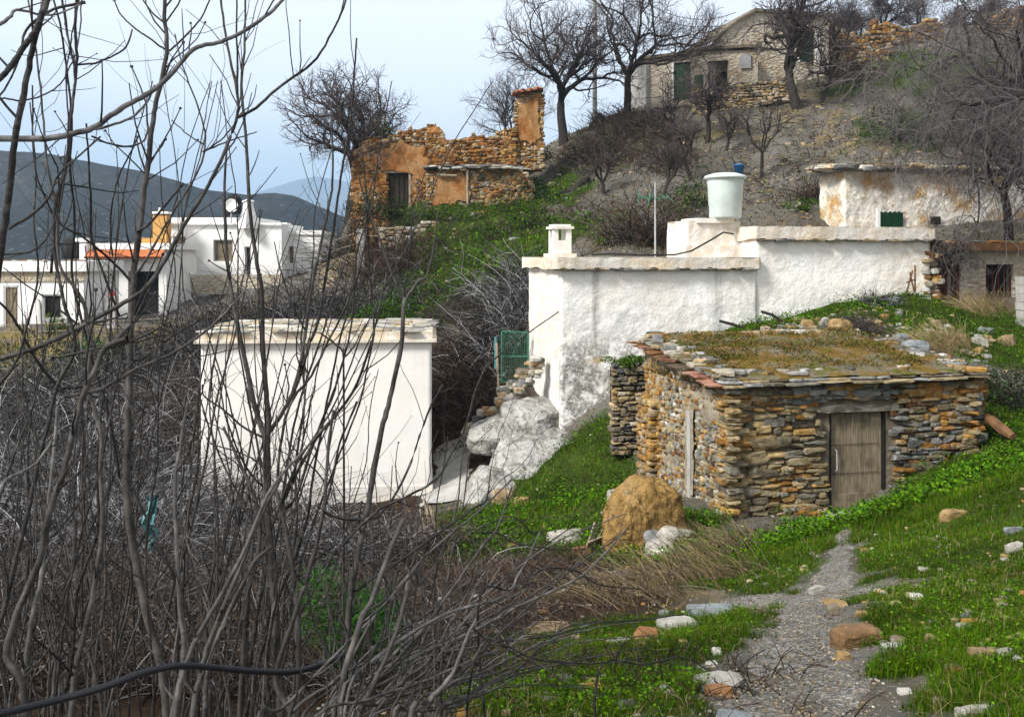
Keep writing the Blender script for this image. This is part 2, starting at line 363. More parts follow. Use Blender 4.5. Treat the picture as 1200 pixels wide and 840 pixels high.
# ------------------------------------------------------------------ terrain
CP = [ # picture column, row, distance
 (1000,840,3.6),(960,760,5.0),(960,700,7.5),(985,650,10.5),(1000,602,16.3),(860,840,3.55),
 (1200,840,3.3),(1320,820,3.2),(1200,700,5.5),(1320,660,6),(1200,620,8),(1200,565,11),(1150,548,15),(1200,525,16),(1330,500,16),(1200,482,19),(1200,435,21),(1200,392,23.5),
 (1100,700,6),(1100,620,10),(1090,580,14),
 (1150,360,25.6),(1060,346,24.7),(1000,362,23.6),(930,378,22),(890,388,21.4),(1010,398,20.8),(950,373,23.9),(900,381,23.6),(868,388,23.4),(1030,354,24.4),(1090,425,19.6),
 (850,613,15.8),(905,607,16.0),(1150,528,16.9),(800,625,15.4),(750,648,15),(728,580,19.2),(735,545,20.5),
 (700,495,22.2),(660,512,22.7),(600,552,21.6),(545,588,21.2),(640,600,18),(700,585,17.5),(560,640,16.5),(500,605,20),
 (500,700,12),(400,655,16),(240,602,21.6),(500,590,21.7),(370,600,21.7),(100,600,20),(300,760,7),(200,840,4.6),(0,840,4.2),(0,760,6.2),(0,650,12),(0,505,28),(0,450,36),(120,402,42),
 (-150,840,4.2),(-150,650,11),(-150,480,30),
 (600,840,3.9),(600,765,6.4),(700,700,9),(620,690,11.5),(740,760,5.6),(800,690,9.5),(480,840,4),(400,760,6.4),
 (530,545,24),(590,452,26),(540,490,26),(560,400,30),(520,350,34),(560,305,38),(600,282,38),(480,290,41),(470,246,45),(600,236,45),(640,192,48),(610,215,47),
 (400,262,46),(430,330,40),(360,470,28),(250,470,28),(440,380,33),(300,400,34),
 (640,420,27),(700,300,29),(820,290,31),(1000,285,32),(720,281,34),(700,232,42),(750,202,44),(680,162,50),(740,130,54),(800,124,54),(830,162,47),(930,127,50),(890,203,42),(960,242,35),(900,252,34),
 (960,112,53),(1000,62,60),(1050,52,62),(1100,32,70),(1200,22,75),(1050,92,54),(1100,152,46),(1200,155,44),(1200,195,38),(1000,180,42),(1330,180,44),(1330,60,70),(1200,284,31),(1330,284,31),
 (392,320,46),(382,326,50),(396,296,48),(362,324,55),(400,300,55),(350,335,46),(330,345,42),(410,285,52),(860,118,54),(760,90,66),(870,88,68),
 (0,381,46),(150,371,52),(300,331,58),(380,322,60),(420,322,45),(60,385,45),(200,372,50),(-150,390,46),
]
pts = [P(*c) for c in CP]
for q in [(2.4,66,2.5),(0,62,4.2),(-5,62,.5),(-9.5,60,-2.5),(8,75,8),(20,95,14),(35,110,17),(60,110,20),(120,120,26),(200,60,22),(-24,90,-4),(-45,90,-8),(-90,200,-28),(-20,200,-26),(60,220,4),(200,260,20),(-150,150,-26),
          (-100,60,-11),(-60,30,-10),(60,30,9),(30,20,3.4),(16,10,.6),(10,4,-.4),(-8,4,-3.2),(-16,8,-5.6),(-30,12,-9),(0,0,-1.55),(0,-6,-1.0),(-8,-6,-2.4),(8,-6,.8),(2.5,1.2,-1.45),(-2.5,1.5,-1.8)]:
    pts.append(np.array(q, float))
pts = np.array(pts)
def _phi(r2, s2): return -np.sqrt(r2 + s2)
_s2 = np.full(len(pts), .5)
_A = _phi(((pts[:,None,:2]-pts[None,:,:2])**2).sum(-1), _s2[None])
_n = len(pts); _K = np.zeros((_n+3, _n+3)); _K[:_n,:_n] = _A + np.diag(.0012*np.clip(pts[:,1], 0, 60)); _K[:_n,_n] = 1; _K[:_n,_n+1:] = pts[:,:2]; _K[_n,:_n] = 1; _K[_n+1:,:_n] = pts[:,:2].T
_w = np.linalg.lstsq(_K, np.concatenate([pts[:,2], [0,0,0]]), rcond=None)[0]
def tz0(x, y):
    x = np.atleast_1d(np.asarray(x, float)); y = np.atleast_1d(np.asarray(y, float)); o = np.empty(len(x))
    for a in range(0, len(x), 20000):
        sl_ = slice(a, a+20000); X, Y = x[sl_], y[sl_]
        o[sl_] = _phi((X[:,None]-pts[None,:,0])**2 + (Y[:,None]-pts[None,:,1])**2, _s2[None]) @ _w[:_n] + _w[_n] + X*_w[_n+1] + Y*_w[_n+2]
    return o
def tz(x, y):
    x = np.atleast_1d(np.asarray(x, float)); y = np.atleast_1d(np.asarray(y, float))
    d = np.clip(np.hypot(x, y), 0, 80)
    return tz0(x, y) + fb2(x, y, .9, 4, 1) * (.04 + .0035*d) + fb2(x, y, 5, 3, 2) * (.018 + .0012*d)
def hit(px, py):
    """where the line of sight of a picture point meets the ground"""
    Y = np.exp(np.linspace(math.log(2.2), math.log(110), 900)); x = (px-600)/F*Y; z = (HZ-py)/F*Y
    g = tz0(x, Y); k = np.argmax(g >= z)
    if g[k] < z[k] or Y[k] > 75: print('FAR HIT', px, py); k = np.argmin(np.where((Y > 40) & (Y < 62), z-g, 99)) if py < 320 else k
    return np.array([x[k], Y[k], tz(x[k], Y[k])[0]])

GREEN = [ # column, row, radius in metres, weight
 (1100,760,.9,1),(1180,740,.9,1),(1070,700,1.2,1),(1150,660,1.6,1),(1050,640,1.5,1),(1190,600,2.2,1),(1110,590,2.0,1),(1060,610,1.5,1),(1040,780,.45,1),(1110,830,.5,.5),(1170,560,1.8,1),(1060,592,.9,1),(1100,566,1.1,1),(1138,547,1.0,1),(870,388,.8,.9),(900,381,.9,.9),(845,392,.7,.8),(930,612,.5,.8),(1090,640,1.4,1),
 (940,665,1.1,1),(950,635,1.0,1),(905,655,.8,1),(880,725,.7,1),(800,750,.7,.7),(720,745,.7,.9),(650,800,.55,1),(750,815,.5,1),(620,760,.7,.9),(690,800,.5,1),(820,820,.4,.6),
 (640,590,1.2,1),(780,612,.5,.7),(820,612,.5,.7),(775,665,.5,.7),(690,560,1.2,1),(600,610,1.2,1),(700,520,1.0,1),(660,625,1.2,1),(560,605,.9,1),(540,645,1.0,1),(720,660,.8,.9),(690,600,1.2,1),(650,555,1,.9),(850,640,.7,.6),
 (960,372,1.3,1),(1000,360,1.3,1),(1050,380,1.5,1),(1110,395,1.5,1),(1150,375,1.5,1),(1180,400,1.5,.9),(1100,370,1.6,1),(1170,480,1.4,1),(1190,510,1.2,.8),(930,375,1,.9),
 (540,340,2.4,1),(520,310,2.5,1),(560,310,2.6,1),(600,295,2.6,1),(510,370,2,.9),(440,370,1.8,.9),(550,280,2,1),(590,258,2.2,1),(470,250,2.2,.8),(520,245,2.2,1),(620,240,2.2,.9),(650,215,2,.8),(400,390,1.5,.7),
 (1060,78,3.6,1),(1090,72,3.6,1),(1040,88,3,1),(1110,85,3,.9),(1075,140,2.6,.7),(1050,155,2.6,.7),(1100,170,2.6,.6),(720,283,1.2,.8),(900,90,3,.3),(760,290,1,.6),(690,270,2,.6),(640,270,1.6,.8),
 (100,420,2.5,.6),(30,470,2,.5),(150,400,2,.5)]
OCHRE = [(60,430,5,1),(150,420,5,.9),(10,410,5,.9),(200,390,4,.7),(830,230,3,.3),(930,110,3,.5),(1000,150,5,.35),(860,140,4,.35),(700,640,1,.3),(820,660,1,.6),(780,700,.8,.5),(1060,170,3,.5)]
BROWN = [(200,470,4,1),(220,520,4,1),(300,600,5,.8),(545,420,2,1),(540,470,2.4,1),(520,520,1.6,.6),(720,175,4,.5),(760,160,4,.4),(700,150,3,.4),(300,760,3,.9),(100,760,3,.9),(450,720,3,.9),(500,660,2,.8),(100,600,6,.8),(560,690,1.3,.8),(520,810,.5,1),(560,790,.4,.7),(430,300,2,.7),(450,330,2,.8),(650,690,1,.6)]
def _prep(L_): return [(hit(a, b), r, w_) for a, b, r, w_ in L_]
GREEN, OCHRE, BROWN = _prep(GREEN), _prep(OCHRE), _prep(BROWN)
PATH = [(hit(a, b), r) for a, b, r in [(945,880,.40),(938,838,.37),(935,800,.34),(934,765,.31),(943,730,.27),(958,700,.32),(976,672,.20),(988,645,.14),(992,622,.09),(994,606,.12)]]
SPUR = [(hit(a, b), r) for a, b, r in [(850,700,.22),(900,702,.32),(950,700,.36),(1010,690,.30),(1060,686,.16)]]
def path_d(x, y):
    """signed distance outside the trodden path, in metres"""
    best = np.full(len(x), 99.)
    for PL in (PATH, SPUR):
        for (a, ra), (b, rb) in zip(PL[:-1], PL[1:]):
            d = b[:2]-a[:2]; t = np.clip(((x-a[0])*d[0] + (y-a[1])*d[1]) / (d@d), 0, 1)
            best = np.minimum(best, np.hypot(x-a[0]-t*d[0], y-a[1]-t*d[1]) - (ra + t*(rb-ra)))
    return best
def zone(Z, x, y, seed):
    s = np.zeros(len(x))
    for p, r, w_ in Z: s += w_ * np.exp(-((x-p[0])**2 + (y-p[1])**2) / (r*r))
    n = fb2(x, y, 1.2, 4, seed) * np.where(y > 27, 1.0, .55) + fb2(x, y, .3, 2, seed+3) * .3 - np.where(y > 27, .12, 0)
    return np.clip((s - .38 + n) * 2.2, 0, 1)
def greenness(x, y):
    return zone(GREEN, x, y, 5) * np.clip((path_d(x, y) + fb2(x, y, 4, 4, 9)*.34 + .12*np.clip((y-8)/4, 0, 1)) / .12, 0, 1)

NU, NV = 760, 640
uu = np.sinh(np.linspace(-1, 1, NU) * 1.1) / math.sinh(1.1) * 1.25
rr = np.exp(np.linspace(math.log(5.2), math.log(420), NV))
U, R = np.meshgrid(uu, rr); gx = (U * R).ravel(); gy = (R - 4.5).ravel()
gz = tz(gx, gy)
pd = path_d(gx, gy)
gz -= np.clip(.04 * np.clip(-pd / .2, 0, 1), 0, .04)
i0 = (np.arange(NV-1)[:,None]*NU + np.arange(NU-1)).ravel()
gf = np.stack([i0, i0+1, i0+1+NU, i0+NU], 1)
gcol = np.stack([greenness(gx, gy), zone(OCHRE, gx, gy, 6), zone(BROWN, gx, gy, 7)], 1)
g = MB().add(np.stack([gx, gy, gz], 1), gf, gcol).build('ground', M['ground'], smooth=True); struct(g)

def drape(name, PL, mat, lift, ns=10, nl=26, seed=0, rag=.25):
    c = np.array([p[:2] for p, r in PL]); r = np.array([r for p, r in PL]); s = np.linspace(0, len(PL)-1, nl*(len(PL)-1)); k = np.minimum(s.astype(int), len(PL)-2); f = s-k
    cc = c[k] + (c[k+1]-c[k])*f[:,None]; rw = r[k] + (r[k+1]-r[k])*f
    for _ in range(6): cc[1:-1] = (cc[:-2]+2*cc[1:-1]+cc[2:])/4
    t = np.gradient(cc, axis=0); t /= np.linalg.norm(t, axis=1)[:,None]; nn = np.stack([t[:,1], -t[:,0]], 1)
    lw = rw*(1 + rag*fb2(cc[:,0]*3, cc[:,1]*3, 1, 3, seed)); rw2 = rw*(1 + rag*fb2(cc[:,0]*3, cc[:,1]*3, 1, 3, seed+5))
    q = np.linspace(-1, 1, ns); off = np.where(q[None] < 0, q[None]*lw[:,None], q[None]*rw2[:,None])
    xy = cc[:,None] + off[...,None]*nn[:,None]; xy = xy.reshape(-1, 2)
    z = tz(xy[:,0], xy[:,1]) - np.clip(.04*np.clip(-path_d(xy[:,0], xy[:,1])/.2, 0, 1), 0, .04) + lift - .075*np.tile(np.abs(q)**3, len(cc))*(1+.9*fb2(xy[:,0], xy[:,1], 5, 3, 31))
    i = (np.arange(len(cc)-1)[:,None]*ns + np.arange(ns-1)).ravel()
    return MB().add(np.column_stack([xy, z]), np.stack([i, i+1, i+1+ns, i+ns], 1)).build(name, mat, smooth=True)
struct(drape('path', PATH, M['gravel'], .034, 22, rag=.5))
struct(drape('path', SPUR, M['gravel'], .026, 18, seed=3, rag=.5))
struct(drape('path', [(hit(a, b), r) for a, b, r in [(516,592,.55),(528,565,.5),(530,545,.5),(528,520,.45)]], M['concrete'], .05, 8, rag=.06))

# far hills
def ridge(name, prof, Y0, Y1, Y2, zb, mat, amp, nu=240, nv=60, seed=0):
    px = np.linspace(prof[0][0], prof[-1][0], nu); top = np.interp(px, [a for a, b in prof], [(HZ-b)/F*Y1 for a, b in prof])
    v = np.linspace(0, 1, nv); Y = Y0 + (Y2-Y0)*v; U_ = (px-600)/F
    X = U_[None]*Y[:,None]; YY = np.repeat(Y[:,None], nu, 1)
    s = np.clip((YY-Y0)/(Y1-Y0), 0, 1); s = s*s*(3-2*s)*.6 + s*.4
    s = np.where(YY > Y1, 1-((YY-Y1)/(Y2-Y1))**1.5*.8, s)
    Z = zb + (top[None]-zb)*s
    x = X.ravel()/Y1*9; y = YY.ravel()/Y1*9
    nz = fbm(np.stack([x, y, np.full_like(x, seed)], 1), 6, .55)
    Z = Z + nz.reshape(Z.shape)*amp*np.clip(s, .05, 1)*np.clip(np.abs(YY-Y1)/(Y1-Y0)*4+.12, 0, 1)
    i = (np.arange(nv-1)[:,None]*nu + np.arange(nu-1)).ravel()
    return struct(MB().add(np.stack([X.ravel(), YY.ravel(), Z.ravel()], 1), np.stack([i, i+1, i+1+nu, i+nu], 1)).build(name, mat, smooth=True))
ridge('hills', [(-700,120),(-300,150),(0,177),(60,182),(100,189),(180,204),(240,222),(290,229),(320,227),(345,231),(385,248),(450,272),(600,292),(1000,300),(1900,290)], 260, 700, 1500, -45, M['hill'], 16)
ridge('mountains', [(-200,290),(150,270),(260,240),(310,223),(345,212),(370,207),(400,212),(450,228),(600,250),(900,280)], 3000, 5200, 7500, -200, M['mountain'], 70, 200, 50, 4)

# ------------------------------------------------------------------ stones
_cube = {}
def cube_pts(n):
    if n in _cube: return _cube[n]
    idx = {}; V = []; Fc = []
    def vid(p):
        if p not in idx: idx[p] = len(V); V.append(p)
        return idx[p]
    for ax in range(3):
        for sgn in (0, n):
            for a in range(n):
                for b in range(n):
                    q = []
                    for da, db in ((0,0),(1,0),(1,1),(0,1)):
                        c = [0,0,0]; c[ax] = sgn; c[(ax+1)%3] = a+da; c[(ax+2)%3] = b+db; q.append(vid(tuple(c)))
                    Fc.append(q if sgn else q[::-1])
    v = np.array(V, float)/n*2-1
    _cube[n] = (v, np.array(Fc)); return _cube[n]
def rock_shape(rng, n=4, k=5., chops=5, nz=.10, lo=.72):
    """unit stone: a rounded block with random flats broken off and a rough skin"""
    v, f = cube_pts(n); v = v.copy()
    v /= ((np.abs(v)**k).sum(1)**(1/k))[:,None]
    for _ in range(chops):
        d = rng.normal(size=3); d /= np.linalg.norm(d); e = rng.uniform(lo, 1.05) * np.abs(d).sum()**.6
        t = v@d - e; v -= np.where(t > 0, t, 0)[:,None]*d
    v += (np.stack([fbm(v*2.1+rng.uniform(0, 90)+j*31, 3, .6) for j in range(3)], 1))*nz
    return v, f
_r = RS(3)
SLATES = [rock_shape(_r, 5, 9, 6, .11, .60) for _ in range(26)]
RUBBLE = [rock_shape(_r, 4, 5, 7, .13, .62) for _ in range(26)]
FARS = [rock_shape(_r, 3, 6, 5, .13, .62) for _ in range(26)]
LOWS = [rock_shape(_r, 2, 4, 3, .12) for _ in range(20)]
def pick(rng, pal, jit=.25):
    c = np.array(pal[rng.randint(len(pal))]) * rng.uniform(1-jit, 1+jit); return c
SLATE = [(.18,.145,.085),(.23,.18,.10),(.14,.12,.08),(.27,.21,.12),(.17,.155,.125),(.22,.175,.10),(.11,.095,.07)]
OCH = [(.30,.165,.045),(.36,.215,.07),(.26,.125,.03),(.33,.235,.11),(.22,.13,.05)]
GREY = [(.16,.16,.155),(.21,.21,.20),(.11,.11,.105),(.26,.25,.235)]
RUST = [(.17,.075,.025),(.22,.10,.03),(.12,.06,.028),(.27,.13,.04),(.085,.06,.04)]
PALE = [(.40,.37,.31),(.46,.44,.40),(.33,.29,.22),(.36,.27,.16)]
def stones_on(mb, rng, o, u, n, Lw, zb, zt, ch, cl, col, shapes=SLATES, deep=.12, proud=.03, skip=None, gap=.95):
    """courses of separate stones on the face that starts at o and runs along u, facing n. zb, zt: functions of the run"""
    zmin = min(zb(0), zb(Lw), zb(Lw/2)); zmax = max(zt(a) for a in np.linspace(0, Lw, 40)); z = zmin
    up = np.array([0,0,1.])
    while z < zmax:
        h = rng.uniform(*ch); x = -rng.uniform(0, .1)
        while x < Lw + .02:
            l = rng.uniform(*cl); hh = h*rng.uniform(.75, 1.35)
            cx = min(max(x+l/2, .05), Lw-.03); cz = z + h/2 + rng.uniform(-.25, .25)*h + .5*h*math.sin(cx*1.9+z*3)
            if zb(cx)-h*.4 <= cz <= zt(cx)-h*.2 and not (skip and skip(cx, cz, l/2, hh/2)):
                v, f = shapes[rng.randint(len(shapes))]; s = np.where(rng.rand(3) < .5, -1, 1)
                q = v*s*np.array([l/2*gap*1.08, deep, hh/2*gap*1.05])
                if s.prod() < 0: f = f[:, ::-1]
                a = rng.normal(0, .05); ca, sa = math.cos(a), math.sin(a); q = np.stack([q[:,0]*ca-q[:,2]*sa, q[:,1], q[:,0]*sa+q[:,2]*ca], 1)
                w_ = o + u*cx + up*(cz-o[2]) + n*(proud-deep+rng.uniform(-.02, .025))
                mb.add(w_ + q[:,:1]*u + q[:,1:2]*n + q[:,2:]*up, f, col(rng, cx, cz))
            x += l
        z += h
def rock(mat_or_none, name, rng, c, size, col, label=None, cat='rock', group=None, rz=0, n=7, chops=7, k=3., nz=.12, tilt=0, taper=0):
    v, f = rock_shape(rng, n, k, chops, nz, .62); v = v*np.array(size)/2
    if taper: v[:,:2] *= (1-taper*v[:,2:]/size[2]); v[:,0] += taper*.35*size[0]*(v[:,2]/size[2])**2
    a, b = rz, tilt
    v = np.stack([v[:,0], v[:,1]*math.cos(b)-v[:,2]*math.sin(b), v[:,1]*math.sin(b)+v[:,2]*math.cos(b)], 1)
    v = np.stack([v[:,0]*math.cos(a)-v[:,1]*math.sin(a), v[:,0]*math.sin(a)+v[:,1]*math.cos(a), v[:,2]], 1) + np.asarray(c)
    o = MB().add(v, f, col).build(name, mat_or_none or M['stone'])
    return tag(o, label, cat, group) if label else o

# ------------------------------------------------------------------ the stone hut
uH = np.array([4.62, 1.1, 0])/np.hypot(4.62, 1.1); vH = np.array([-uH[1], uH[0], 0]); FL = np.array([3.43, 16.0, 0]); UP = np.array([0,0,1.])
HL, HD = 4.75, 3.7
def H(a, b, z): return FL + uH*a + vH*b + UP*z
def roofz(a, b): return -2.06 + .105*b + .004*a
TAN_ = [(.30,.22,.13),(.25,.20,.14),(.20,.15,.09)]
rng = RS(11)
hut = thing('stone_hut', 'small dry stone hut with a mossy earth roof and a plank door', 'hut', H(HL/2, HD/2, -4.6))
DA0, DA1, DZ0, DZ1 = 1.90, 2.93, -4.24, -2.60
core = MB()
for (a0, a1, z0, z1) in [(.08, DA0-.02, -5, -2.2), (DA1+.02, HL-.08, -5, -2.2), (DA0-.02, DA1+.02, DZ1+.02, -2.2), (DA0-.02, DA1+.02, -5, DZ0)]:
    core.obox(H(a0, .07, z0), uH, vH, UP, a1-a0, .45, z1-z0)
def cfront(r, a, z):
    if a > 3.4 and z > -2.45 and r.rand() < .7: return pick(r, OCH)
    if a > DA1: return pick(r, [GREY, RUST, GREY, OCH, SLATE][r.randint(5)])*.9
    if z > -2.5 and a > 1.2: return pick(r, GREY if r.rand() < .6 else OCH)
    if a < .5 and r.rand() < .35: return pick(r, OCH)
    return pick(r, SLATE if r.rand() < .70 else OCH)
fw = MB()
stones_on(fw, rng, H(0, 0, 0), uH, -vH, HL, lambda a: -4.45, lambda a: -2.10, (.045, .115), (.10, .42), cfront, SLATES, .13, .035,
          lambda a, z, l, h: (DA0-.03 < a+l*.8 and a-l*.8 < DA1+.03 and z-h < DZ1+.16))
def mortar_face(mb, o, u, n, Lw, z0, ztop, base, amp, seed, skip=None, res=.035):
    na, nb = int(Lw/res), 70; m0 = mb.n; V = []
    a = np.linspace(0, Lw, na); T = np.linspace(0, 1, nb); A_, T_ = np.meshgrid(a, T); A_, T_ = A_.ravel(), T_.ravel(); Z_ = z0 + (np.array([ztop(q) for q in A_])-z0)*T_
    d = base + amp*fbm(np.column_stack([A_*4.5, Z_*7, np.full(len(A_), seed)]), 4) + amp*.8*fbm(np.column_stack([A_*1.3, Z_*1.6, np.full(len(A_), seed+9)]), 2)
    v = np.stack([o[0]+u[0]*A_+n[0]*d, o[1]+u[1]*A_+n[1]*d, Z_], 1); i = (np.arange(nb-1)[:,None]*na+np.arange(na-1)).ravel(); f = np.stack([i, i+1, i+1+na, i+na], 1)
    if skip is not None: f = f[~skip(A_[i]+Lw/na/2, Z_[i])]
    mb.add(v, f)
mortar_face(core, H(0, 0, 0), uH, -vH, HL, -4.6, lambda a: -2.08, -.05, .055, 3, lambda a, z: (a > DA0-.03) & (a < DA1+.03) & (z < DZ1+.02))
for _ in range(34):
    a, z = rng.uniform(.2, HL-.2), rng.uniform(-4.3, -2.3); l, h = rng.uniform(.32, .62), rng.uniform(.11, .19)
    if DA0-.05 < a+l/2 and a-l/2 < DA1+.05 and z < DZ1+.25: continue
    v, f = SLATES[rng.randint(26)]; q = v*np.array([l/2, .12, h/2]); fw.add(H(a, 0, z)+q[:,:1]*uH-vH*(.035-.10)+q[:,1:2]*vH+q[:,2:]*UP, f, cfront(rng, a, z))
for a0, sg in ((-.02, 1), (HL-.12, -1)):
    z = -4.45; k = 0
    while z < -2.2:
        h = rng.uniform(.05, .12); l = rng.uniform(.3, .55) if k % 2 else rng.uniform(.16, .32); v, f = SLATES[rng.randint(26)]; q = v*np.array([l/2, (.62-l)/2+.1, h*.5])
        fw.add(H(a0+sg*l/2, .10, z+h/2)+q[:,:1]*uH+q[:,1:2]*vH+q[:,2:]*UP, f, pick(rng, OCH if rng.rand() < .28 else SLATE)); z += h*.9; k += 1
# side wall
w1 = core.build('core', M['dark_mortar'], hut); w1.name = 'wall_core'; ORIGIN[w1.name] = ORIGIN['stone_hut']
fw.build('front_wall', M['stone'], hut)
lint = MB(); mortar_face(lint, H(DA0-.2, 0, 0), uH, -vH, DA1-DA0+.42, DZ1+.012, lambda a: DZ1+.11+.04*math.sin(a*5), .0, .05, 12, None, .03); lint.obox(H(DA0-.12, .03, DZ1+.012), uH, vH, UP, DA1-DA0+.25, .2, .1); lint.build('lintel', M['lintel_cement'], hut, smooth=True)
sw = MB(); mortar_face(sw, H(.06, 0, 0), vH, -uH, HD, -4.9, lambda b: roofz(0, b)-.03, -.005, .035, 5); sw.obox(H(.10, .3, -5.2), uH, vH, UP, .4, HD-.3, 5.2-2.2)
for _ in range(0): pass
sw.build('side_wall_core', M['mortar'], hut)
ss = MB()
def cside(r, b, z):
    if b > HD-.8: return pick(r, OCH)*1.05
    return pick(r, [OCH, SLATE, PALE, SLATE, GREY, RUST][r.randint(6)])
stones_on(ss, rng, H(.06, 0, 0), vH, -uH, HD, lambda b: -4.75, lambda b: roofz(0, b)-.05, (.05, .11), (.06, .22), cside, RUBBLE, .08, .02,
          lambda b, z, l, h: 1.34 < b < 1.62 and -4.3 < z < -2.7, .9)
stones_on(ss, rng, H(-.04, HD-.62, 0), vH, -uH, .68, lambda b: -4.75, lambda b: -2.7, (.06, .14), (.09, .26), lambda r, b, z: pick(r, OCH if r.rand() < .7 else TAN_), RUBBLE, .14, .06)
stones_on(ss, rng, H(HL, HD, 0), -vH, uH, HD, lambda b: -4.0, lambda b: -2.0, (.09, .16), (.15, .4), cfront, SLATES, .13, .03)
ss.build('side_wall', M['stone'], hut)
bk = MB().obox(H(HL-.5, .4, -5), uH, vH, UP, .42, HD-.5, 2.85).obox(H(.4, HD-.45, -5), uH, vH, UP, HL-.8, .4, 3.0); bk.build('back_wall', M['dark_mortar'], hut)
st = MB(); mortar_face(st, H(.06, 1.30, 0), vH, -uH, .36, -4.36, lambda b: -2.64, .045, .02, 8); st.build('render_band', M['mortar'], hut)
st = MB().obox(H(.02, 1.41, -4.22), vH, -uH, UP, .13, .02, 1.5); st.build('cement_strip', M['block_wall'], hut)
# roof: earth bed, border stones, eave slates
na, nb = 120, 96
A_, B_ = np.meshgrid(np.linspace(-.06, HL+.05, na), np.linspace(-.05, HD+.1, nb)); A_, B_ = A_.ravel(), B_.ravel()
ed = np.minimum(np.minimum(A_+.06, HL+.05-A_), B_+.05)
z = roofz(A_, B_) + .07 + .05*np.clip(ed/.5, 0, 1) + fb2(A_, B_, 1.5, 4, 3)*.05 + fb2(A_, B_, 9, 3, 4)*.02
xy = FL[None] + A_[:,None]*uH + B_[:,None]*vH; i = (np.arange(nb-1)[:,None]*na + np.arange(na-1)).ravel()
rb = MB().add(np.column_stack([xy[:,0], xy[:,1], z]), np.stack([i, i+1, i+1+na, i+na], 1)).obox(H(.05, .03, -2.24), uH, vH, UP, HL-.1, HD-.05, .17)
rf = rb.build('roof', M['roof_earth'], hut, smooth=True)
ev = MB()
def slab(mb, a, b, z, la, lb, h, c, rot=0, tilt=0):
    v, f = SLATES[rng.randint(len(SLATES))]; q = v*np.array([la/2, lb/2, h/2]); cr_, sr_ = math.cos(rot), math.sin(rot)
    q = np.stack([q[:,0]*cr_-q[:,1]*sr_, q[:,0]*sr_+q[:,1]*cr_, q[:,2]+q[:,0]*tilt], 1)
    mb.add(H(a, b, z) + q[:,:1]*uH + q[:,1:2]*vH + q[:,2:]*UP, f, c)
a = -.1
while a < HL-.1:                                       # front eave: two layers of thin slates, then border stones
    l = rng.uniform(.3, .65); slab(ev, a+l/2, .02, roofz(a, 0)-.02+rng.normal(0, .008), l*1.08, .5, .05, pick(rng, SLATE+GREY)*1.1, rng.normal(0, .06)); a += l
a = -.1
while a < HL-.1:
    l = rng.uniform(.22, .6); slab(ev, a+l/2, .1+rng.normal(0, .03), roofz(a, 0)+.03, l, .42, .045, pick(rng, GREY+SLATE+[(.30,.31,.31)]), rng.normal(0, .12)); a += l
for _ in range(15):
    a = rng.uniform(0, HL); slab(ev, a, .12+rng.uniform(-.1, .35)*(1 if a < 3.6 else 2.2), roofz(a, .2)+.10, rng.uniform(.12, .36), rng.uniform(.1, .26), rng.uniform(.06, .12), pick(rng, PALE+GREY+OCH[3:]), rng.uniform(0, 3))
b = -.1
while b < HD+.05:                                      # left eave
    l = rng.uniform(.2, .42); slab(ev, -.04, b+l/2, roofz(0, b)-.01+rng.normal(0, .01), .5, l*1.1, .05, pick(rng, RUST+[(.25,.12,.08),(.30,.15,.10)]), rng.normal(0, .1), rng.normal(0, .05)); b += l
b = -.1
while b < HD+.05:
    l = rng.uniform(.18, .4); slab(ev, .08, b+l/2, roofz(0, b)+.06, rng.uniform(.28, .45), l, .09, pick(rng, PALE+SLATE+GREY), rng.normal(0, .2)); b += l
for _ in range(24):
    b = rng.uniform(.1, HD); slab(ev, rng.uniform(.05, .4), b, roofz(0, b)+.12, rng.uniform(.12, .3), rng.uniform(.12, .28), rng.uniform(.06, .12), pick(rng, PALE+GREY), rng.uniform(0, 3))
for _ in range(18):                                    # right and back borders
    b = rng.uniform(0, HD); slab(ev, HL-.2+rng.normal(0, .06), b, roofz(HL, b)+.08, rng.uniform(.2, .5), rng.uniform(.2, .45), rng.uniform(.05, .1), pick(rng, GREY+PALE+OCH[:2]), rng.uniform(0, 3))
for _ in range(22):
    a = rng.uniform(0, HL); slab(ev, a, HD-.02+rng.normal(0, .1), roofz(a, HD)+.10, rng.uniform(.2, .6), rng.uniform(.15, .35), rng.uniform(.05, .12), pick(rng, OCH+PALE+SLATE), rng.normal(0, .3))
ev.build('eave_stones', M['stone'], rf)
# door
dr = MB(); a = DA0+.03; ws = [.215, .18, .205, .17, .2]
for k, wd in enumerate(ws):
    dr.obox(H(a, .10+rng.uniform(0, .012), DZ0+.28), uH, vH, UP, wd-.008, .035, DZ1-DZ0-.30, (1,)*3); a += wd
dr.obox(H(DA0+.03, .085, DZ0+.02), uH, vH, UP, .965, .05, .26)
dob = dr.build('door', M['wood'], hut)
jb = MB().obox(H(DA0-.03, .06, DZ0), uH, vH, UP, .06, .16, DZ1-DZ0).obox(H(DA1-.025, .06, DZ0), uH, vH, UP, .035, .16, DZ1-DZ0).obox(H(DA0, .3, DZ0), uH, vH, UP, DA1-DA0, .02, DZ1-DZ0)
jb.build('door_frame', M['black'], dob)  # black jambs and backing paint in the shade of the door recess
p0_ = H(DA0+.08, .1, DZ0+.62); sd_ = MB().tube([p0_, p0_-vH*.014], [.011, .007], 6).build('stud', M['black'], dob)
for zz in (0, .48):
    for k in range(17):
        if k or zz: c_ = sd_.copy(); COL.objects.link(c_); c_.parent = dob; c_.location = tuple(uH*k*.052+UP*zz)
MB().tube([H(DA0+.13, .1, DZ0+.66), H(DA0+.13, .05, DZ0+.69), H(DA0+.125, .05, DZ0+1.0), H(DA0+.125, .1, DZ0+1.03)], .012, 6).build('handle', M['metal'], dob)
MB().obox(H(DA0-.15, -.14, DZ0-.1), uH, vH, UP, 1.35, .4, .1).build('threshold', M['concrete'], hut)

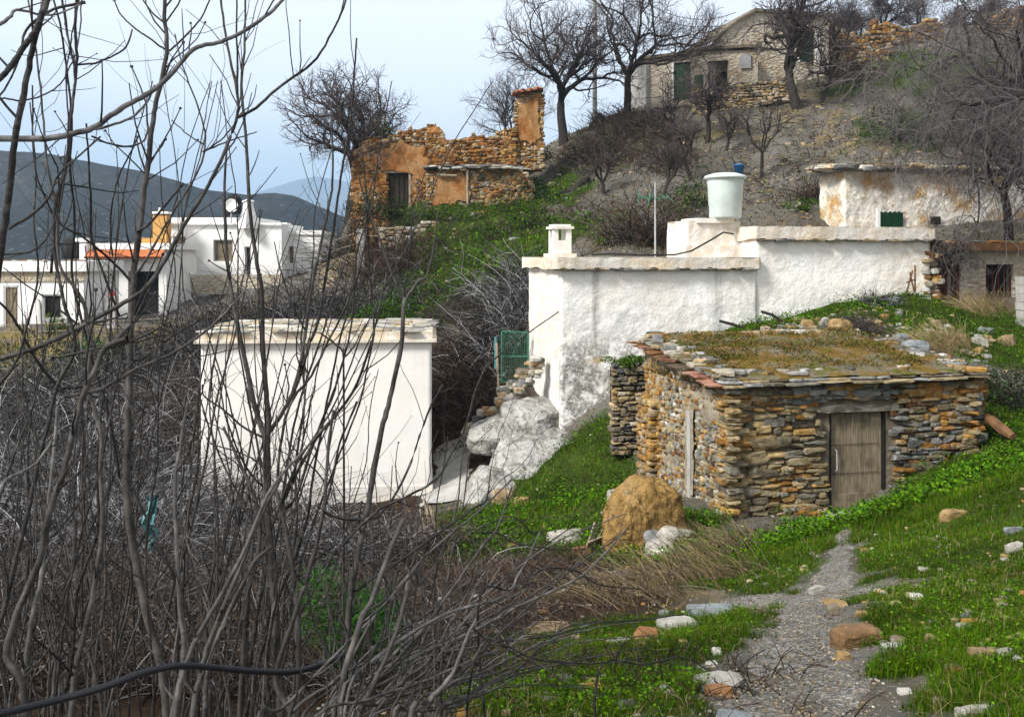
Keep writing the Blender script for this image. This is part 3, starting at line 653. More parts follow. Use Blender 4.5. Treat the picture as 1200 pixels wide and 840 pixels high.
# ------------------------------------------------------------------ rendered walls
def sheet(mb, loop, z0, z1, res, amp, nsc=1.1, seed=0, colf=None, closed=True):
    """a plastered shell round a plan outline; z0, z1 numbers or functions of (x, y)"""
    loop = [np.array(p, float) for p in loop]; pp = []; nn = []
    m = len(loop); E = m if closed else m-1
    for e in range(E):
        a, b = loop[e], loop[(e+1) % m]; d = b-a; L_ = np.linalg.norm(d); k = max(2, int(L_/res)); nrm = np.array([d[1], -d[0]])/L_
        for j in range(k): pp.append(a+d*j/k); nn.append(nrm)
    if not closed: pp.append(loop[-1]); nn.append(nn[-1])
    pp = np.array(pp); nn = np.array(nn)
    for _ in range(2):
        nn = (np.roll(nn, 1, 0)+2*nn+np.roll(nn, -1, 0))/4 if closed else nn
    Z0 = np.array([z0(*p) if callable(z0) else z0 for p in pp]); Z1 = np.array([z1(*p) if callable(z1) else z1 for p in pp])
    nz = max(2, int((Z1-Z0).max()/res)); t = np.linspace(0, 1, nz+1)
    X = np.repeat(pp[None], nz+1, 0); Z = Z0[None]+(Z1-Z0)[None]*t[:,None]
    v = np.stack([X[...,0].ravel(), X[...,1].ravel(), Z.ravel()], 1); N_ = np.repeat(nn[None], nz+1, 0).reshape(-1, 2)
    d = fbm(v*nsc+seed*9.1, 3)*amp + fbm(v*nsc*4+seed, 3)*amp*.45
    v[:,:2] += N_*d[:,None]
    n = len(pp); J = n if closed else n-1
    i = np.arange(nz)[:,None]*n; k = np.arange(J)[None]
    f = np.stack([i+k, i+(k+1) % n, i+n+(k+1) % n, i+n+k], -1).reshape(-1, 4)
    mb.add(v, f, colf(v) if colf else None); return mb
def prism(mb, loop, z0, z1, c=None):
    n = len(loop); v = [(p[0], p[1], z0) for p in loop]+[(p[0], p[1], z1) for p in loop]
    mb.add(v, [(k, (k+1) % n, n+(k+1) % n, n+k) for k in range(n)], c)
    if n == 4: mb.f.append(np.array([[mb.n-8+3, mb.n-8+2, mb.n-8+1, mb.n-8], [mb.n-4, mb.n-3, mb.n-2, mb.n-1]]))
    return mb

# big whitewashed house across the middle
WC = np.array([1.13, 23.0]); u2, v2 = uH[:2], vH[:2]
def Wp(a, b): return WC + u2*a + v2*b
def W3(a, b, z): return np.array([*Wp(a, b), z])
wh = thing('white_house', 'long low whitewashed house with a stepped flat roof and grimy lower corner', 'house', W3(4.7, 1.6, -4.5))
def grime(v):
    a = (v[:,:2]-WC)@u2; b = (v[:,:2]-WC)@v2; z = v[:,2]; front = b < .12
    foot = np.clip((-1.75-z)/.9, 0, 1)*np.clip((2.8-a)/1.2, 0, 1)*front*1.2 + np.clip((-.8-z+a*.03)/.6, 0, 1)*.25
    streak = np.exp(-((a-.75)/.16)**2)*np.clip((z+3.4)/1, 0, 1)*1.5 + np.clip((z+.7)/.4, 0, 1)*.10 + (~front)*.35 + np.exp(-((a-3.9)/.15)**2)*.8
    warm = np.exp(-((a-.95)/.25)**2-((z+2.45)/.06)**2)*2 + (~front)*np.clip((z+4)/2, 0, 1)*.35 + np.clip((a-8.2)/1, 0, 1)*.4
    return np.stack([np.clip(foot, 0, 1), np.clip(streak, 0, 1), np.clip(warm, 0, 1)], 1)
m = MB(); sheet(m, [Wp(0, 0), Wp(4.93, 0), Wp(4.93, 3.0), Wp(0, 3.0)], -5.2, -.30, .055, .035, 1.1, 1, grime); m.build('wall', M['whitewash'], wh, smooth=True)
m = MB(); sheet(m, [Wp(4.94, .03), Wp(9.75, .03), Wp(9.75, 3.4), Wp(4.94, 3.4)], -4.0, .40, .055, .035, 1.1, 2, grime); m.build('wall', M['whitewash'], wh, smooth=True)
def eave(a0, a1, b0, b1, z0, z1, seed):
    m = MB(); dk = lambda v: np.stack([np.clip((z1-.04-v[:,2])/.05, 0, 1)*.2, np.full(len(v), .35), fbm(v*.9, 2)*.8+.25], 1)
    lp = [Wp(a0, b0), Wp(a1, b0), Wp(a1, b1), Wp(a0, b1)]
    sheet(m, lp, lambda x, y: z0+.02*math.sin(x*9+seed)+.015*math.sin(x*23), z1, .06, .03, 2.2, seed, dk)
    m.add([(*Wp(a0, b0), z1-.005), (*Wp(a1, b0), z1-.005), (*Wp(a1, b1), z1-.005), (*Wp(a0, b1), z1-.005)], [(0,1,2,3)], (.2, .3, .6))
    m.add([(*Wp(a0, b0), z0+.03), (*Wp(a1, b0), z0+.03), (*Wp(a1, b1), z0+.03), (*Wp(a0, b1), z0+.03)], [(3,2,1,0)], (.2, .3, .6))
    return m
er = eave(-.16, 4.97, -.13, 3.1, -.30, -.03, 3).build('roof', M['eave'], wh, smooth=True)
er2 = eave(4.86, 9.85, -.10, 3.5, .40, .72, 4).build('roof', M['eave'], wh, smooth=True)
for (a0, a1, zz, bb, rf_) in ((-.2, 4.9, -.315, -.02, er), (4.95, 9.8, .385, .02, er2)):   # thin slates showing under the eave line
    a = a0; sl_ = MB()
    while a < a1:
        l = rng.uniform(.25, .6); v, f = SLATES[rng.randint(26)]; q = v*np.array([l/2, .18, .022]); q[:,2] += q[:,0]*rng.normal(0, .03)
        c = np.array([*Wp(a+l/2, bb), zz]); sl_.add(c+q[:,:1]*uH+q[:,1:2]*vH+q[:,2:]*UP, f, pick(rng, GREY+SLATE)); a += l
    sl_.build('eave_slates', M['stone'], rf_)
c = MB()                                               # little white chimney: stem, four legs, cap
c.obox(W3(-.02, .55, -.05), uH, vH, UP, .44, .44, .42, (0, .2, .2))
for (a, b) in ((-.02, .55), (.30, .55), (-.02, .87), (.30, .87)): c.obox(W3(a, b, .37), uH, vH, UP, .12, .12, .27, (0, .2, .2))
c.obox(W3(-.07, .50, .64), uH, vH, UP, .54, .54, .06, (.1, .4, .3)).obox(W3(-.01, .56, .70), uH, vH, UP, .42, .42, .05, (.1, .4, .2))
c.obox(W3(-.12, .45, -.06), uH, vH, UP, .64, .64, .12, (.2, .4, .4))
c.build('chimney', M['smooth_white'], wh)
lp = [Wp(3.55, .9), Wp(4.95, .9), Wp(4.95, 2.3), Wp(3.55, 2.3)]
m = MB(); sheet(m, lp, -.1, lambda x, y: .88, .07, .05, 1.6, 8, lambda v: np.stack([v[:,0]*0+.1, v[:,0]*0+.6, v[:,0]*0+.3], 1))
m.add([(*p, .87) for p in lp], [(0,1,2,3)], (.1, .5, .3)); m.obox(W3(3.4, .7, -.05), uH, vH, UP, 1.7, .5, .32, (.3, .7, .4)).obox(W3(3.75, .82, .82), uH, vH, UP, 1.0, 1.0, .12, (0, .3, .2))
m.build('tank_plinth', M['smooth_white'], wh, smooth=False)
tk = thing('water_tank', 'pale grey tapered water tank with a domed lid on the white roof', 'water tank', P(850, 256, 25.0)); tb = ORIGIN['water_tank'].copy(); tb[2] = .94
tk.location = tuple(tb); ORIGIN['water_tank'] = tb
MB().lathe(tb, [(.01, 0), (.38, 0), (.40, .05), (.405, .3), (.415, .32), (.44, .80), (.47, .98), (.47, 1.0)], 32).build('tank_body', M['grey_plastic'], tk, smooth=True)
MB().lathe(tb, [(.47, .995), (.53, .995), (.535, 1.03), (.50, 1.07), (.30, 1.13), (.10, 1.15), (.001, 1.155)], 32).build('lid', M['grey_plastic'], tk, smooth=True)
hs = MB(); hs.tube([W3(4.75, .88, .55), W3(4.3, .5, .58), W3(3.9, .3, .40), W3(3.3, .15, .12), W3(2.9, .2, .03), W3(2.0, .3, .02), W3(1.4, .5, .05), W3(.9, .5, .03)], .022, 6)
tag(hs.build('hose', M['rubber']), 'black hose trailing from the tank plinth along the white roof', 'hose')
an = thing('tv_antenna', 'old thin metal aerial on a mast left of the water tank', 'aerial', W3(2.95, 1.6, -.03)); ab = ORIGIN['tv_antenna']
MB().tube([ab, ab+UP*1.9], .022, 6).build('mast', M['metal'], an)
q = MB(); bm0 = ab+UP*1.5; q.tube([bm0-uH*.45, bm0+uH*.4], .012, 4)
for k in range(6): c0 = bm0+uH*(-.42+k*.16); q.tube([c0-vH*.25-UP*.1*(k % 2), c0+vH*.25+UP*.12], .009, 4)
q.tube([bm0-uH*.45-UP*.18, bm0-uH*.45+UP*.2], .012, 4).tube([bm0-uH*.2-UP*.2, bm0-uH*.1+UP*.25], .012, 4); q.build('aerial', M['green_wire'], an)

# white box house in the gully
bx = thing('white_shed', 'plain cubic white building standing in the gully behind bare branches', 'building', P(370, 605, 22))
cB, sB = math.cos(.082), math.sin(.082); uB = np.array([cB, sB, 0]); vB = np.array([-sB, cB, 0]); BO = np.array([-6.87, 22.0, 0]); BW, BD = 5.08, 4.3
def Bp(a, b): return (BO + uB*a + vB*b)[:2]
def B3(a, b, z): return BO + uB*a + vB*b + UP*z
cf = lambda v: np.stack([np.clip((-4.75-v[:,2])/.7, 0, 1)*.6, .12+np.clip((v[:,2]+2.7)/.8, 0, 1)*.35, np.clip(fbm(v*.7+3, 3)*.5, 0, 1)*.3], 1)
m = MB(); sheet(m, [Bp(0, 0), Bp(BW, 0), Bp(BW, BD), Bp(0, BD)], -6.4, -1.93, .09, .006, .6, 5, cf); m.build('wall', M['smooth_white'], bx, smooth=True)
m = MB().obox(B3(-.02, -.02, -6.3), uB, vB, UP, BW+.04, BD+.04, 1.15, (.2, .1, .2)); m.build('plinth', M['smooth_white'], bx)
m = MB().obox(B3(-.13, -.13, -1.93), uB, vB, UP, BW+.24, BD+.23, .07, (0, .15, .2)).obox(B3(-.04, -.04, -1.86), uB, vB, UP, BW+.06, BD+.08, .17, (.1, .3, .45))
rf = m.build('roof', M['eave'], bx)
m = MB(); r2 = RS(5)
for _ in range(260):
    v, f = SLATES[r2.randint(26)]; x = r2.uniform(0, BW); y = r2.uniform(0, BD)
    q = v*np.array([r2.uniform(.1, .32), r2.uniform(.1, .25), r2.uniform(.006, .018)])
    m.add(B3(x, y, -1.685+r2.uniform(0, .012)) + q, f, pick(r2, PALE+GREY+PALE+OCH[3:4])*1.1)
m.build('roof_slates', M['stone'], rf)

# ------------------------------------------------------------------ buildings further off
def facade(mb, o, u, n, Lw, z0, z1, th, holes, c=None):
    """a wall with openings: o corner on the outer face, u along, n outward; holes (a0, a1, z0, z1)"""
    xs = sorted({0, Lw, *[h[0] for h in holes], *[h[1] for h in holes]}); zs = sorted({z0, z1, *[h[2] for h in holes], *[h[3] for h in holes]})
    for xa, xb in zip(xs[:-1], xs[1:]):
        run = None
        for za, zb_ in zip(zs[:-1], zs[1:]):
            xm, zm = (xa+xb)/2, (za+zb_)/2
            solid = not any(h[0] < xm < h[1] and h[2] < zm < h[3] for h in holes)
            if solid: run = (run[0], zb_) if run else (za, zb_)
            if run and (not solid or zb_ == zs[-1]):
                p = o+u*xa; p = np.array([p[0], p[1], run[0]]); mb.obox(p, u, -n, UP, xb-xa, th, run[1]-run[0], c); run = None
    return mb
def house_axes(pxa, Ya, pxb, Yb):
    a = P(pxa, HZ, Ya); b = P(pxb, HZ, Yb); u = (b-a)/np.linalg.norm(b-a); return a, u, np.array([u[1], -u[0], 0.]), np.linalg.norm(b-a)
def shell(mb, o, u, n, Lw, D, z0, z1, th, holes, side_holes=(), c=None):
    facade(mb, o, u, n, Lw, z0, z1, th, holes, c)
    facade(mb, o-n*(th+.001), -n, -u, D-th, z0, z1, th, side_holes, c)     # left flank
    e = o+u*Lw-n*(th+.001); mb.obox(np.array([e[0], e[1], z0]), -n, -u, UP, D-th, th, z1-z0, c)
    e = o-n*D+u*th; mb.obox(np.array([e[0], e[1], z0]), u, n, UP, Lw-2*th, th, z1-z0, c)
    return mb
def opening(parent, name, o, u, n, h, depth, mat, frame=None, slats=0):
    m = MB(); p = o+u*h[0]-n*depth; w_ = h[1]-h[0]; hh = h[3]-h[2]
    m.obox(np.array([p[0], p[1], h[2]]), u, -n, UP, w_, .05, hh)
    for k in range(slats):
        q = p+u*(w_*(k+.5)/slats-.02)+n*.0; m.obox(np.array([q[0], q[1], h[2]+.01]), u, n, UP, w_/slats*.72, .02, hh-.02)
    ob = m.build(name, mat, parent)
    if frame:
        f = MB(); t = .07
        for (a0, a1, b0, b1) in ((h[0], h[0]+t, h[2], h[3]), (h[1]-t, h[1], h[2], h[3]), (h[0]+t, h[1]-t, h[3]-t, h[3])):
            q = o+u*a0-n*(depth-.03); f.obox(np.array([q[0], q[1], b0]), u, n, UP, a1-a0, .05, b1-b0)
        f.build('frame', frame, ob)
    return ob
zrow = lambda py, Y: (HZ-py)/F*Y

# upper right whitewashed building behind the long house
o, u, n, Lw = house_axes(990, 32.2, 1300, 34.0); D = 1.7
ub = thing('whitewashed_building', 'low rubble building with flaking whitewash and a small green shutter behind the long house', 'building', o+u*3.5-n*1.5+UP*.2)
zt0 = zrow(203, 33)
m = MB(); R2 = lambda a, b: (o+u*a-n*b)[:2]
sheet(m, [R2(0, 0), R2(Lw, 0), R2(Lw, D), R2(0, D)], .2, zt0, .07, .09, .8, 21); m.build('wall', M['peeling'], ub, smooth=True)
m = MB(); r3 = RS(8)
prism(m, [R2(-.1, -.1), R2(Lw, -.1), R2(Lw, D+.1), R2(-.1, D+.1)], zt0-.02, zt0+.08, (.3, .3, .28))
for _ in range(150):
    a, b = (r3.uniform(-.2, Lw), r3.uniform(-.22, .15)) if r3.rand() < .5 else ((r3.uniform(-.25, .1), r3.uniform(-.2, D)) if r3.rand() < .3 else (r3.uniform(0, Lw), r3.uniform(0, D)))
    v, f = SLATES[r3.randint(26)]; q = v*np.array([r3.uniform(.15, .5), r3.uniform(.15, .35), r3.uniform(.03, .09)]); c = np.array([*R2(a, b), zt0+.06+r3.uniform(0, .16)])
    m.add(c+q[:,:1]*u-q[:,1:2]*n+q[:,2:]*UP, f, pick(r3, PALE+PALE+GREY+SLATE)*1.15)
m.build('roof', M['stone'], ub)
def onwall(px0, px1, py0, py1, Y): # opening rectangle on this facade
    a0 = np.dot(P(px0, HZ, Y)-o, u); a1 = np.dot(P(px1, HZ, Y)-o, u); return (a0, a1, zrow(py1, Y), zrow(py0, Y))
h = onwall(1028, 1058, 248, 266, 32.5)
m = MB(); q = o+u*h[0]+n*.07
for k in range(10): m.obox(np.array([*(q+u*k*(h[1]-h[0])/10)[:2], h[2]]), u, n, UP, (h[1]-h[0])/10*.6, .05, h[3]-h[2]-.03*(k % 2))
m.obox(np.array([*q[:2], h[2]+.02]), u, n, UP, h[1]-h[0], .03, h[3]-h[2]-.05); m.build('shutter', M['green_paint'], ub)
m = MB(); q = o+u*(h[0]-.12)+n*.04; m.obox(np.array([*q[:2], h[2]-.1]), u, n, UP, .11, .08, h[3]-h[2]+.12); m.build('shutter_frame', M['far_white'], ub)
h = onwall(1088, 1101, 254, 263, 32.8); m = MB(); q = o+u*h[0]+n*.05; m.obox(np.array([*q[:2], h[2]]), u, n, UP, h[1]-h[0], .04, h[3]-h[2]); m.build('vent', M['black'], ub)

# shed with rusty door at the right end of the long house
o, u, n, Lw = house_axes(1086, 25.6, 1330, 27.6); D = 3.2
zf = -1.9; zt = zrow(294, 26)
sh = thing('rusty_door_shed', 'tumbledown stone shed with a rusty sheet door and rust stained slab roof', 'shed', o+u*2.5-n*1.5+UP*zf)
dh = (.12, 1.05, zf, zrow(307, 25.7)); oh = (1.85, 2.75, -1.25, zrow(310, 26)); 
m = MB(); shell(m, o, u, n, Lw, D, zf, zt, .3, [dh, oh]); m.build('wall', M['tan_masonry'], sh)
opening(sh, 'door', o, u, n, dh, .06, M['rust'], None, 5); opening(sh, 'opening', o, u, n, oh, .25, M['black'], None)  # black sheet stands in for the shade inside the open bay
m = MB(); q = o+u*(oh[0])-n*.1
for k in range(5): m.obox(np.array([*(q+u*(.08+k*.19))[:2], oh[2]]), u, n, UP, .035, .03, oh[3]-oh[2])
m.build('window_bar', M['rust'], sh)
m = MB(); q = o+u*.9+n*.35; prism(m, [(q+u*-1.0)[:2], (q+u*(Lw-.9))[:2], (q+u*(Lw-.9)-n*3.7)[:2], (q-u*1.0-n*3.7)[:2]], zt+.002, zt+.2); m.build('roof', M['rust_edge'], sh)
m = MB()
for _ in range(60):
    v, f = SLATES[r3.randint(26)]; q = v*np.array([r3.uniform(.15, .4), r3.uniform(.15, .3), .05]); c = o+u*r3.uniform(0, Lw)+n*r3.uniform(-2, .3)+UP*(zt+.22); m.add(c+q[:,:1]*u-q[:,1:2]*n+q[:,2:]*UP, f, pick(r3, PALE+RUST+SLATE))
m.build('roof_slates', M['stone'], sh)
m = MB()                                               # pile of stones plugging the corner between shed and house
for _ in range(80):
    v, f = RUBBLE[r3.randint(26)]; c = o+u*r3.uniform(-.25, .14)+n*r3.uniform(.0, .25); z = r3.uniform(-1.2, zt); m.add(v*np.array([r3.uniform(.07, .18), .14, r3.uniform(.05, .11)])+np.array([c[0], c[1], z]), f, pick(r3, PALE+PALE+OCH+RUST))
m.build('rubble_infill', M['stone'], sh)
# block pillar at the frame edge and a low pair of concrete blocks
m = MB(); b = P(1203, 385, 24.0)
for k in range(7): m.box((b[0]-.16+rnd.uniform(-.015, .015), b[1]-.16, b[2]-.15+k*.2), (b[0]+.3, b[1]+.2, b[2]+.042+k*.2))
tag(m.build('block_pillar', M['block_wall']), 'short pillar of stacked grey blocks at the right of the rusty door shed', 'pillar')
b = P(1062, 366, 24.6); m = MB().box((b[0]-.15, b[1], b[2]-.1), (b[0]+.32, b[1]+.25, b[2]+.14)); tag(m.build('concrete_block', M['rust_edge']), 'yellowish concrete block lying flat in front of the rusty door', 'block')
m = MB().box((b[0]+.33, b[1]+.02, b[2]-.1), (b[0]+.62, b[1]+.3, b[2]+.36)); tag(m.build('concrete_block', M['block_wall']), 'grey concrete block standing on end in front of the rusty door', 'block')
b = P(1067, 343, 24.7); m = MB()
for (d0, d1) in (((-.1, 0, 0), (.05, 0, .55)), ((.1, 0, 0), (-.02, 0, .5)), ((.12, .02, 0), (.12, .02, .68)), ((-.09, 0, .25), (.12, 0, .33))): m.tube([b+np.array(d0), b+np.array(d1)], .022, 5)
tag(m.build('stick_trestle', M['rust_edge']), 'small reddish wooden trestle leaning by the white wall and rusty door', 'trestle')

# two stone houses on the hilltop
o, u, n, Lw = house_axes(757, 54.5, 838, 53.2); D = 3.9
lo_ = thing('stone_cottage', 'low stone cottage with grey block side and a dark green door on the hilltop', 'house', o+u*1.9-n*2+UP*7.2)
dh = tuple(np.array([np.dot(P(790, HZ, 54)-o, u), np.dot(P(811, HZ, 54)-o, u), zrow(117, 53.8), zrow(73, 53.8)])); zt = zrow(66.5, 54)
m = MB(); facade(m, o, u, n, Lw, 7.2, zt, .35, [dh]); e = o+u*Lw-n*.36; m.obox(np.array([e[0], e[1], 7.2]), -n, -u, UP, D-.36, .35, zt-7.2); m.build('wall', M['tan_masonry'], lo_)
a = P(731, HZ, 57.5); d = a-o; Ld = np.linalg.norm(d); d /= Ld; m = MB(); m.obox(np.array([o[0], o[1], 6.8])-u*.002, d, u, UP, Ld, .3, zt-.25-6.8); m.build('block_side_wall', M['block_wall'], lo_)
opening(lo_, 'door', o, u, n, dh, .12, M['green_paint'], None, 4)
m = MB(); q = o+u*(dh[0]-.12)+n*.02; m.obox(np.array([*q[:2], dh[2]]), u, n, UP, .11, .05, dh[3]-dh[2]); q = o+u*(dh[1]+.01)+n*.02; m.obox(np.array([*q[:2], dh[2]]), u, n, UP, .16, .05, dh[3]-dh[2]); m.build('door_surround', M['far_white'], lo_)
m = MB(); c0, c1, c2, c3 = o-u*.15+n*.25, o+u*(Lw+.1)+n*.25, o+u*(Lw+.1)-n*D, a-u*.2
m.add([(*c0[:2], zt-.06), (*c1[:2], zt+.12), (*c2[:2], zt+.2), (*c3[:2], zt-.28)]+[(*c0[:2], zt+.08), (*c1[:2], zt+.26), (*c2[:2], zt+.34), (*c3[:2], zt-.14)], [(3,2,1,0),(4,5,6,7),(0,1,5,4),(1,2,6,5),(2,3,7,6),(3,0,4,7)]); m.build('roof', M['dark_mortar'], lo_)
# green drum by the door
b = P(818, 100, 53); tag(MB().lathe(b-UP*.35, [(.01, 0), (.30, 0), (.32, .3), (.32, .75), (.28, .85), (.01, .86)], 14).build('drum', M['green_paint'], smooth=True), 'dark green drum beside the green cottage door on the hilltop', 'drum')

o, u, n, Lw = house_axes(884, 55.0, 971, 56.0); D = 5
hi_ = thing('stone_house', 'tall stone house on the hilltop with a sloping roof line and a bright green door', 'house', o+u*1-n*2+UP*8)
o0, u0 = P(838, HZ, 54.4), None; u0 = (o-o0)/np.linalg.norm(o-o0); L0 = np.linalg.norm(o-o0); n0 = np.array([u0[1], -u0[0], 0])
zt = zrow(17, 55.5); dh = (np.dot(P(937, HZ, 55.6)-o, u), np.dot(P(957, HZ, 55.6)-o, u), zrow(73, 55.6), zrow(36, 55.6))
m = MB(); facade(m, o, u, n, Lw, 8.2, zt, .4, [dh]); e = o+u*Lw-n*.41; m.obox(np.array([e[0], e[1], 8.2]), -n, -u, UP, D, .4, zt-8.2)
zl = zrow(50, 54.4); pz = 8.0; q0, q1 = o0, o-u0*.002                      # gable end: sloping top on the left part
V = [(*q0[:2], pz), (*q1[:2], pz), (*q1[:2], zt-.02), (*(q0+(q1-q0)*.5)[:2], zl+(zt-zl)*.62), (*q0[:2], zl)]; V2 = [(x-n0[0]*.5, y-n0[1]*.5, z) for x, y, z in V]
m.add(V+V2, [(0,1,2,3),(5,8,7,6)]); m.add(V+V2, [(0,3,4),(5,9,8)]); m.add(V+V2, [(4,3,8,9),(3,2,7,8),(0,4,9,5)]); m.build('wall', M['tan_masonry'], hi_)
opening(hi_, 'door', o, u, n, dh, .12, M['green_paint'], None, 4)
m = MB(); q = o+u*(dh[0]-.16)+n*.02; m.obox(np.array([*q[:2], dh[2]]), u, n, UP, .15, .05, dh[3]-dh[2]+.15); q = o+u*(dh[1]+.01)+n*.02; m.obox(np.array([*q[:2], dh[2]]), u, n, UP, .3, .05, dh[3]-dh[2]+.15); m.build('door_surround', M['far_white'], hi_)
m = MB(); m.obox(np.array([*(o-u*.1+n*.2)[:2], zt]), u, -n, UP, Lw+.3, D+.5, .15); up2 = np.array([*(o-q0)[:2], zt-zl]); 
A = [np.array([*(q0-u0*.2+n0*.2)[:2], zl-.0]), np.array([*(q0+(q1-q0)*.5+n0*.2)[:2], zl+(zt-zl)*.62]), np.array([*(q1+n0*.2)[:2], zt])]
for p, q in zip(A[:-1], A[1:]): m.add([p, q, q-n0*4, p-n0*4, p+UP*.13, q+UP*.13, q-n0*4+UP*.13, p-n0*4+UP*.13], [(3,2,1,0),(4,5,6,7),(0,1,5,4),(1,2,6,5),(2,3,7,6),(3,0,4,7)])
m.build('roof', M['dark_mortar'], hi_)
m = MB(); a, b = P(812, 92, 52.8), P(888, 88, 52.8); uu_ = (b-a)/np.linalg.norm(b-a); ln = np.linalg.norm(b-a); nn_ = np.array([uu_[1], -uu_[0], 0]); z1_ = zrow(60, 52.8)
facade(m, a, uu_, nn_, ln, 7.0, z1_, .35, [(.8, 1.9, 7.0, zrow(72, 52.8))]); an_ = m.build('annex_wall', M['tan_masonry'], hi_)
m = MB(); q = a+uu_*.7-nn_*.5; m.obox(np.array([*q[:2], 7.0]), uu_, -nn_, UP, 1.4, .03, 2.8); m.build('annex_shade_sheet', M['black'], hi_)  # black sheet painting the unlit inside of the annex
m = MB(); q = a-uu_*.15+nn_*.2; m.obox(np.array([*q[:2], z1_+.002]), uu_, -nn_, UP, ln+.3, 2.4, .14); m.build('annex_roof', M['dark_mortar'], hi_)
m = MB(); q = a+uu_*2.5+nn_*.06; m.obox(np.array([*q[:2], z1_-.95]), uu_, nn_, UP, .55, .05, .75); m.build('shutter', M['metal'], hi_)

# dry stone terraces: rows of stones that follow the ground
def terrace(name, label, A, B, hgt, pal, seed, ch=(.14, .3), cl=(.18, .5), base=0.3, wob=.2, jag=.3, shapes=None):
    a = hit(*A) if len(A) == 2 else P(*A); b = hit(*B) if len(B) == 2 else P(*B); d = b-a; d[2] = 0; Lw = np.linalg.norm(d); u = d/Lw; n = np.array([u[1], -u[0], 0]); r = RS(seed); m = MB()
    zz = lambda x: float(np.interp(x, [0, Lw], [a[2], b[2]])); tp = lambda x: zz(x)+hgt*(1+jag*float(fbm([[x*.9, seed, 0]], 3)[0])*1.6)
    stones_on(m, r, np.array([a[0], a[1], 0]), u, n, Lw, lambda x: zz(x)-base, tp, ch, cl, lambda r, x, z: pick(r, pal), shapes or FARS, .2, .05)
    k = 24; V = []
    for i in range(k+1):
        x = Lw*i/k; p = a+u*x-n*.06
        V += [(p[0], p[1], zz(x)-base), (p[0], p[1], tp(x)-.08), (p[0]-n[0]*.5, p[1]-n[1]*.5, tp(x)-.08), (p[0]-n[0]*.5, p[1]-n[1]*.5, zz(x)-base)]
    m.add(V, [q for i in range(k) for q in ((i*4, i*4+4, i*4+5, i*4+1), (i*4+1, i*4+5, i*4+6, i*4+2), (i*4+2, i*4+6, i*4+7, i*4+3))], (.07, .055, .035))
    return tag(m.build(name, M['stone_far']), label, 'wall')
TAN = [(.30,.22,.13),(.36,.27,.16),(.25,.20,.14),(.38,.33,.26),(.24,.15,.07)]
terrace('terrace_wall', 'long low dry stone terrace wall under the hilltop houses', (812,133,51), (930,108,51), 1.15, TAN+SLATE+TAN, 31, (.09, .19), (.12, .4))
terrace('terrace_wall', 'pale tumbled dry stone wall on the slope below the ruin', (446,285,42), (566,272,43), .75, PALE+TAN, 32, (.12, .25), (.2, .5))
terrace('terrace_wall', 'short stone terrace beside the grassy slope right of the ruin doorway', (600,292,38), (690,275,39), .45, GREY+TAN, 33, (.1, .2), (.2, .6))
# orange ruined wall stubs on the skyline right
terrace('ruined_wall', 'collapsed orange stone wall beside the tall hilltop house', (968,80,57), (1042,75,58), 2.0, OCH+RUST+TAN, 34, (.12, .26), (.14, .42), 1.2, .2, .5)
terrace('ruined_wall', 'broken brown stone wall on the skyline behind the grassy terrace', (1046,52,61), (1105,46,63), 1.1, TAN+RUST+OCH, 35, (.12, .25), (.14, .4), 1.0)
terrace('ruined_wall', 'ruined rust coloured wall at the top right skyline', (1148,52,66), (1240,42,68), 2.0, RUST+TAN+OCH, 36, (.12, .25), (.14, .4), 1.4)
# stub of wall with grass on it behind the hut's corner
terrace('wall_stub', 'mossy stump of rubble wall between the hut and the white house', (718,500,20.6), (772,500,20.6), 1.25, SLATE+GREY[2:3]+TAN+SLATE, 37, (.05, .11), (.09, .26), .6, .2, .1, SLATES)

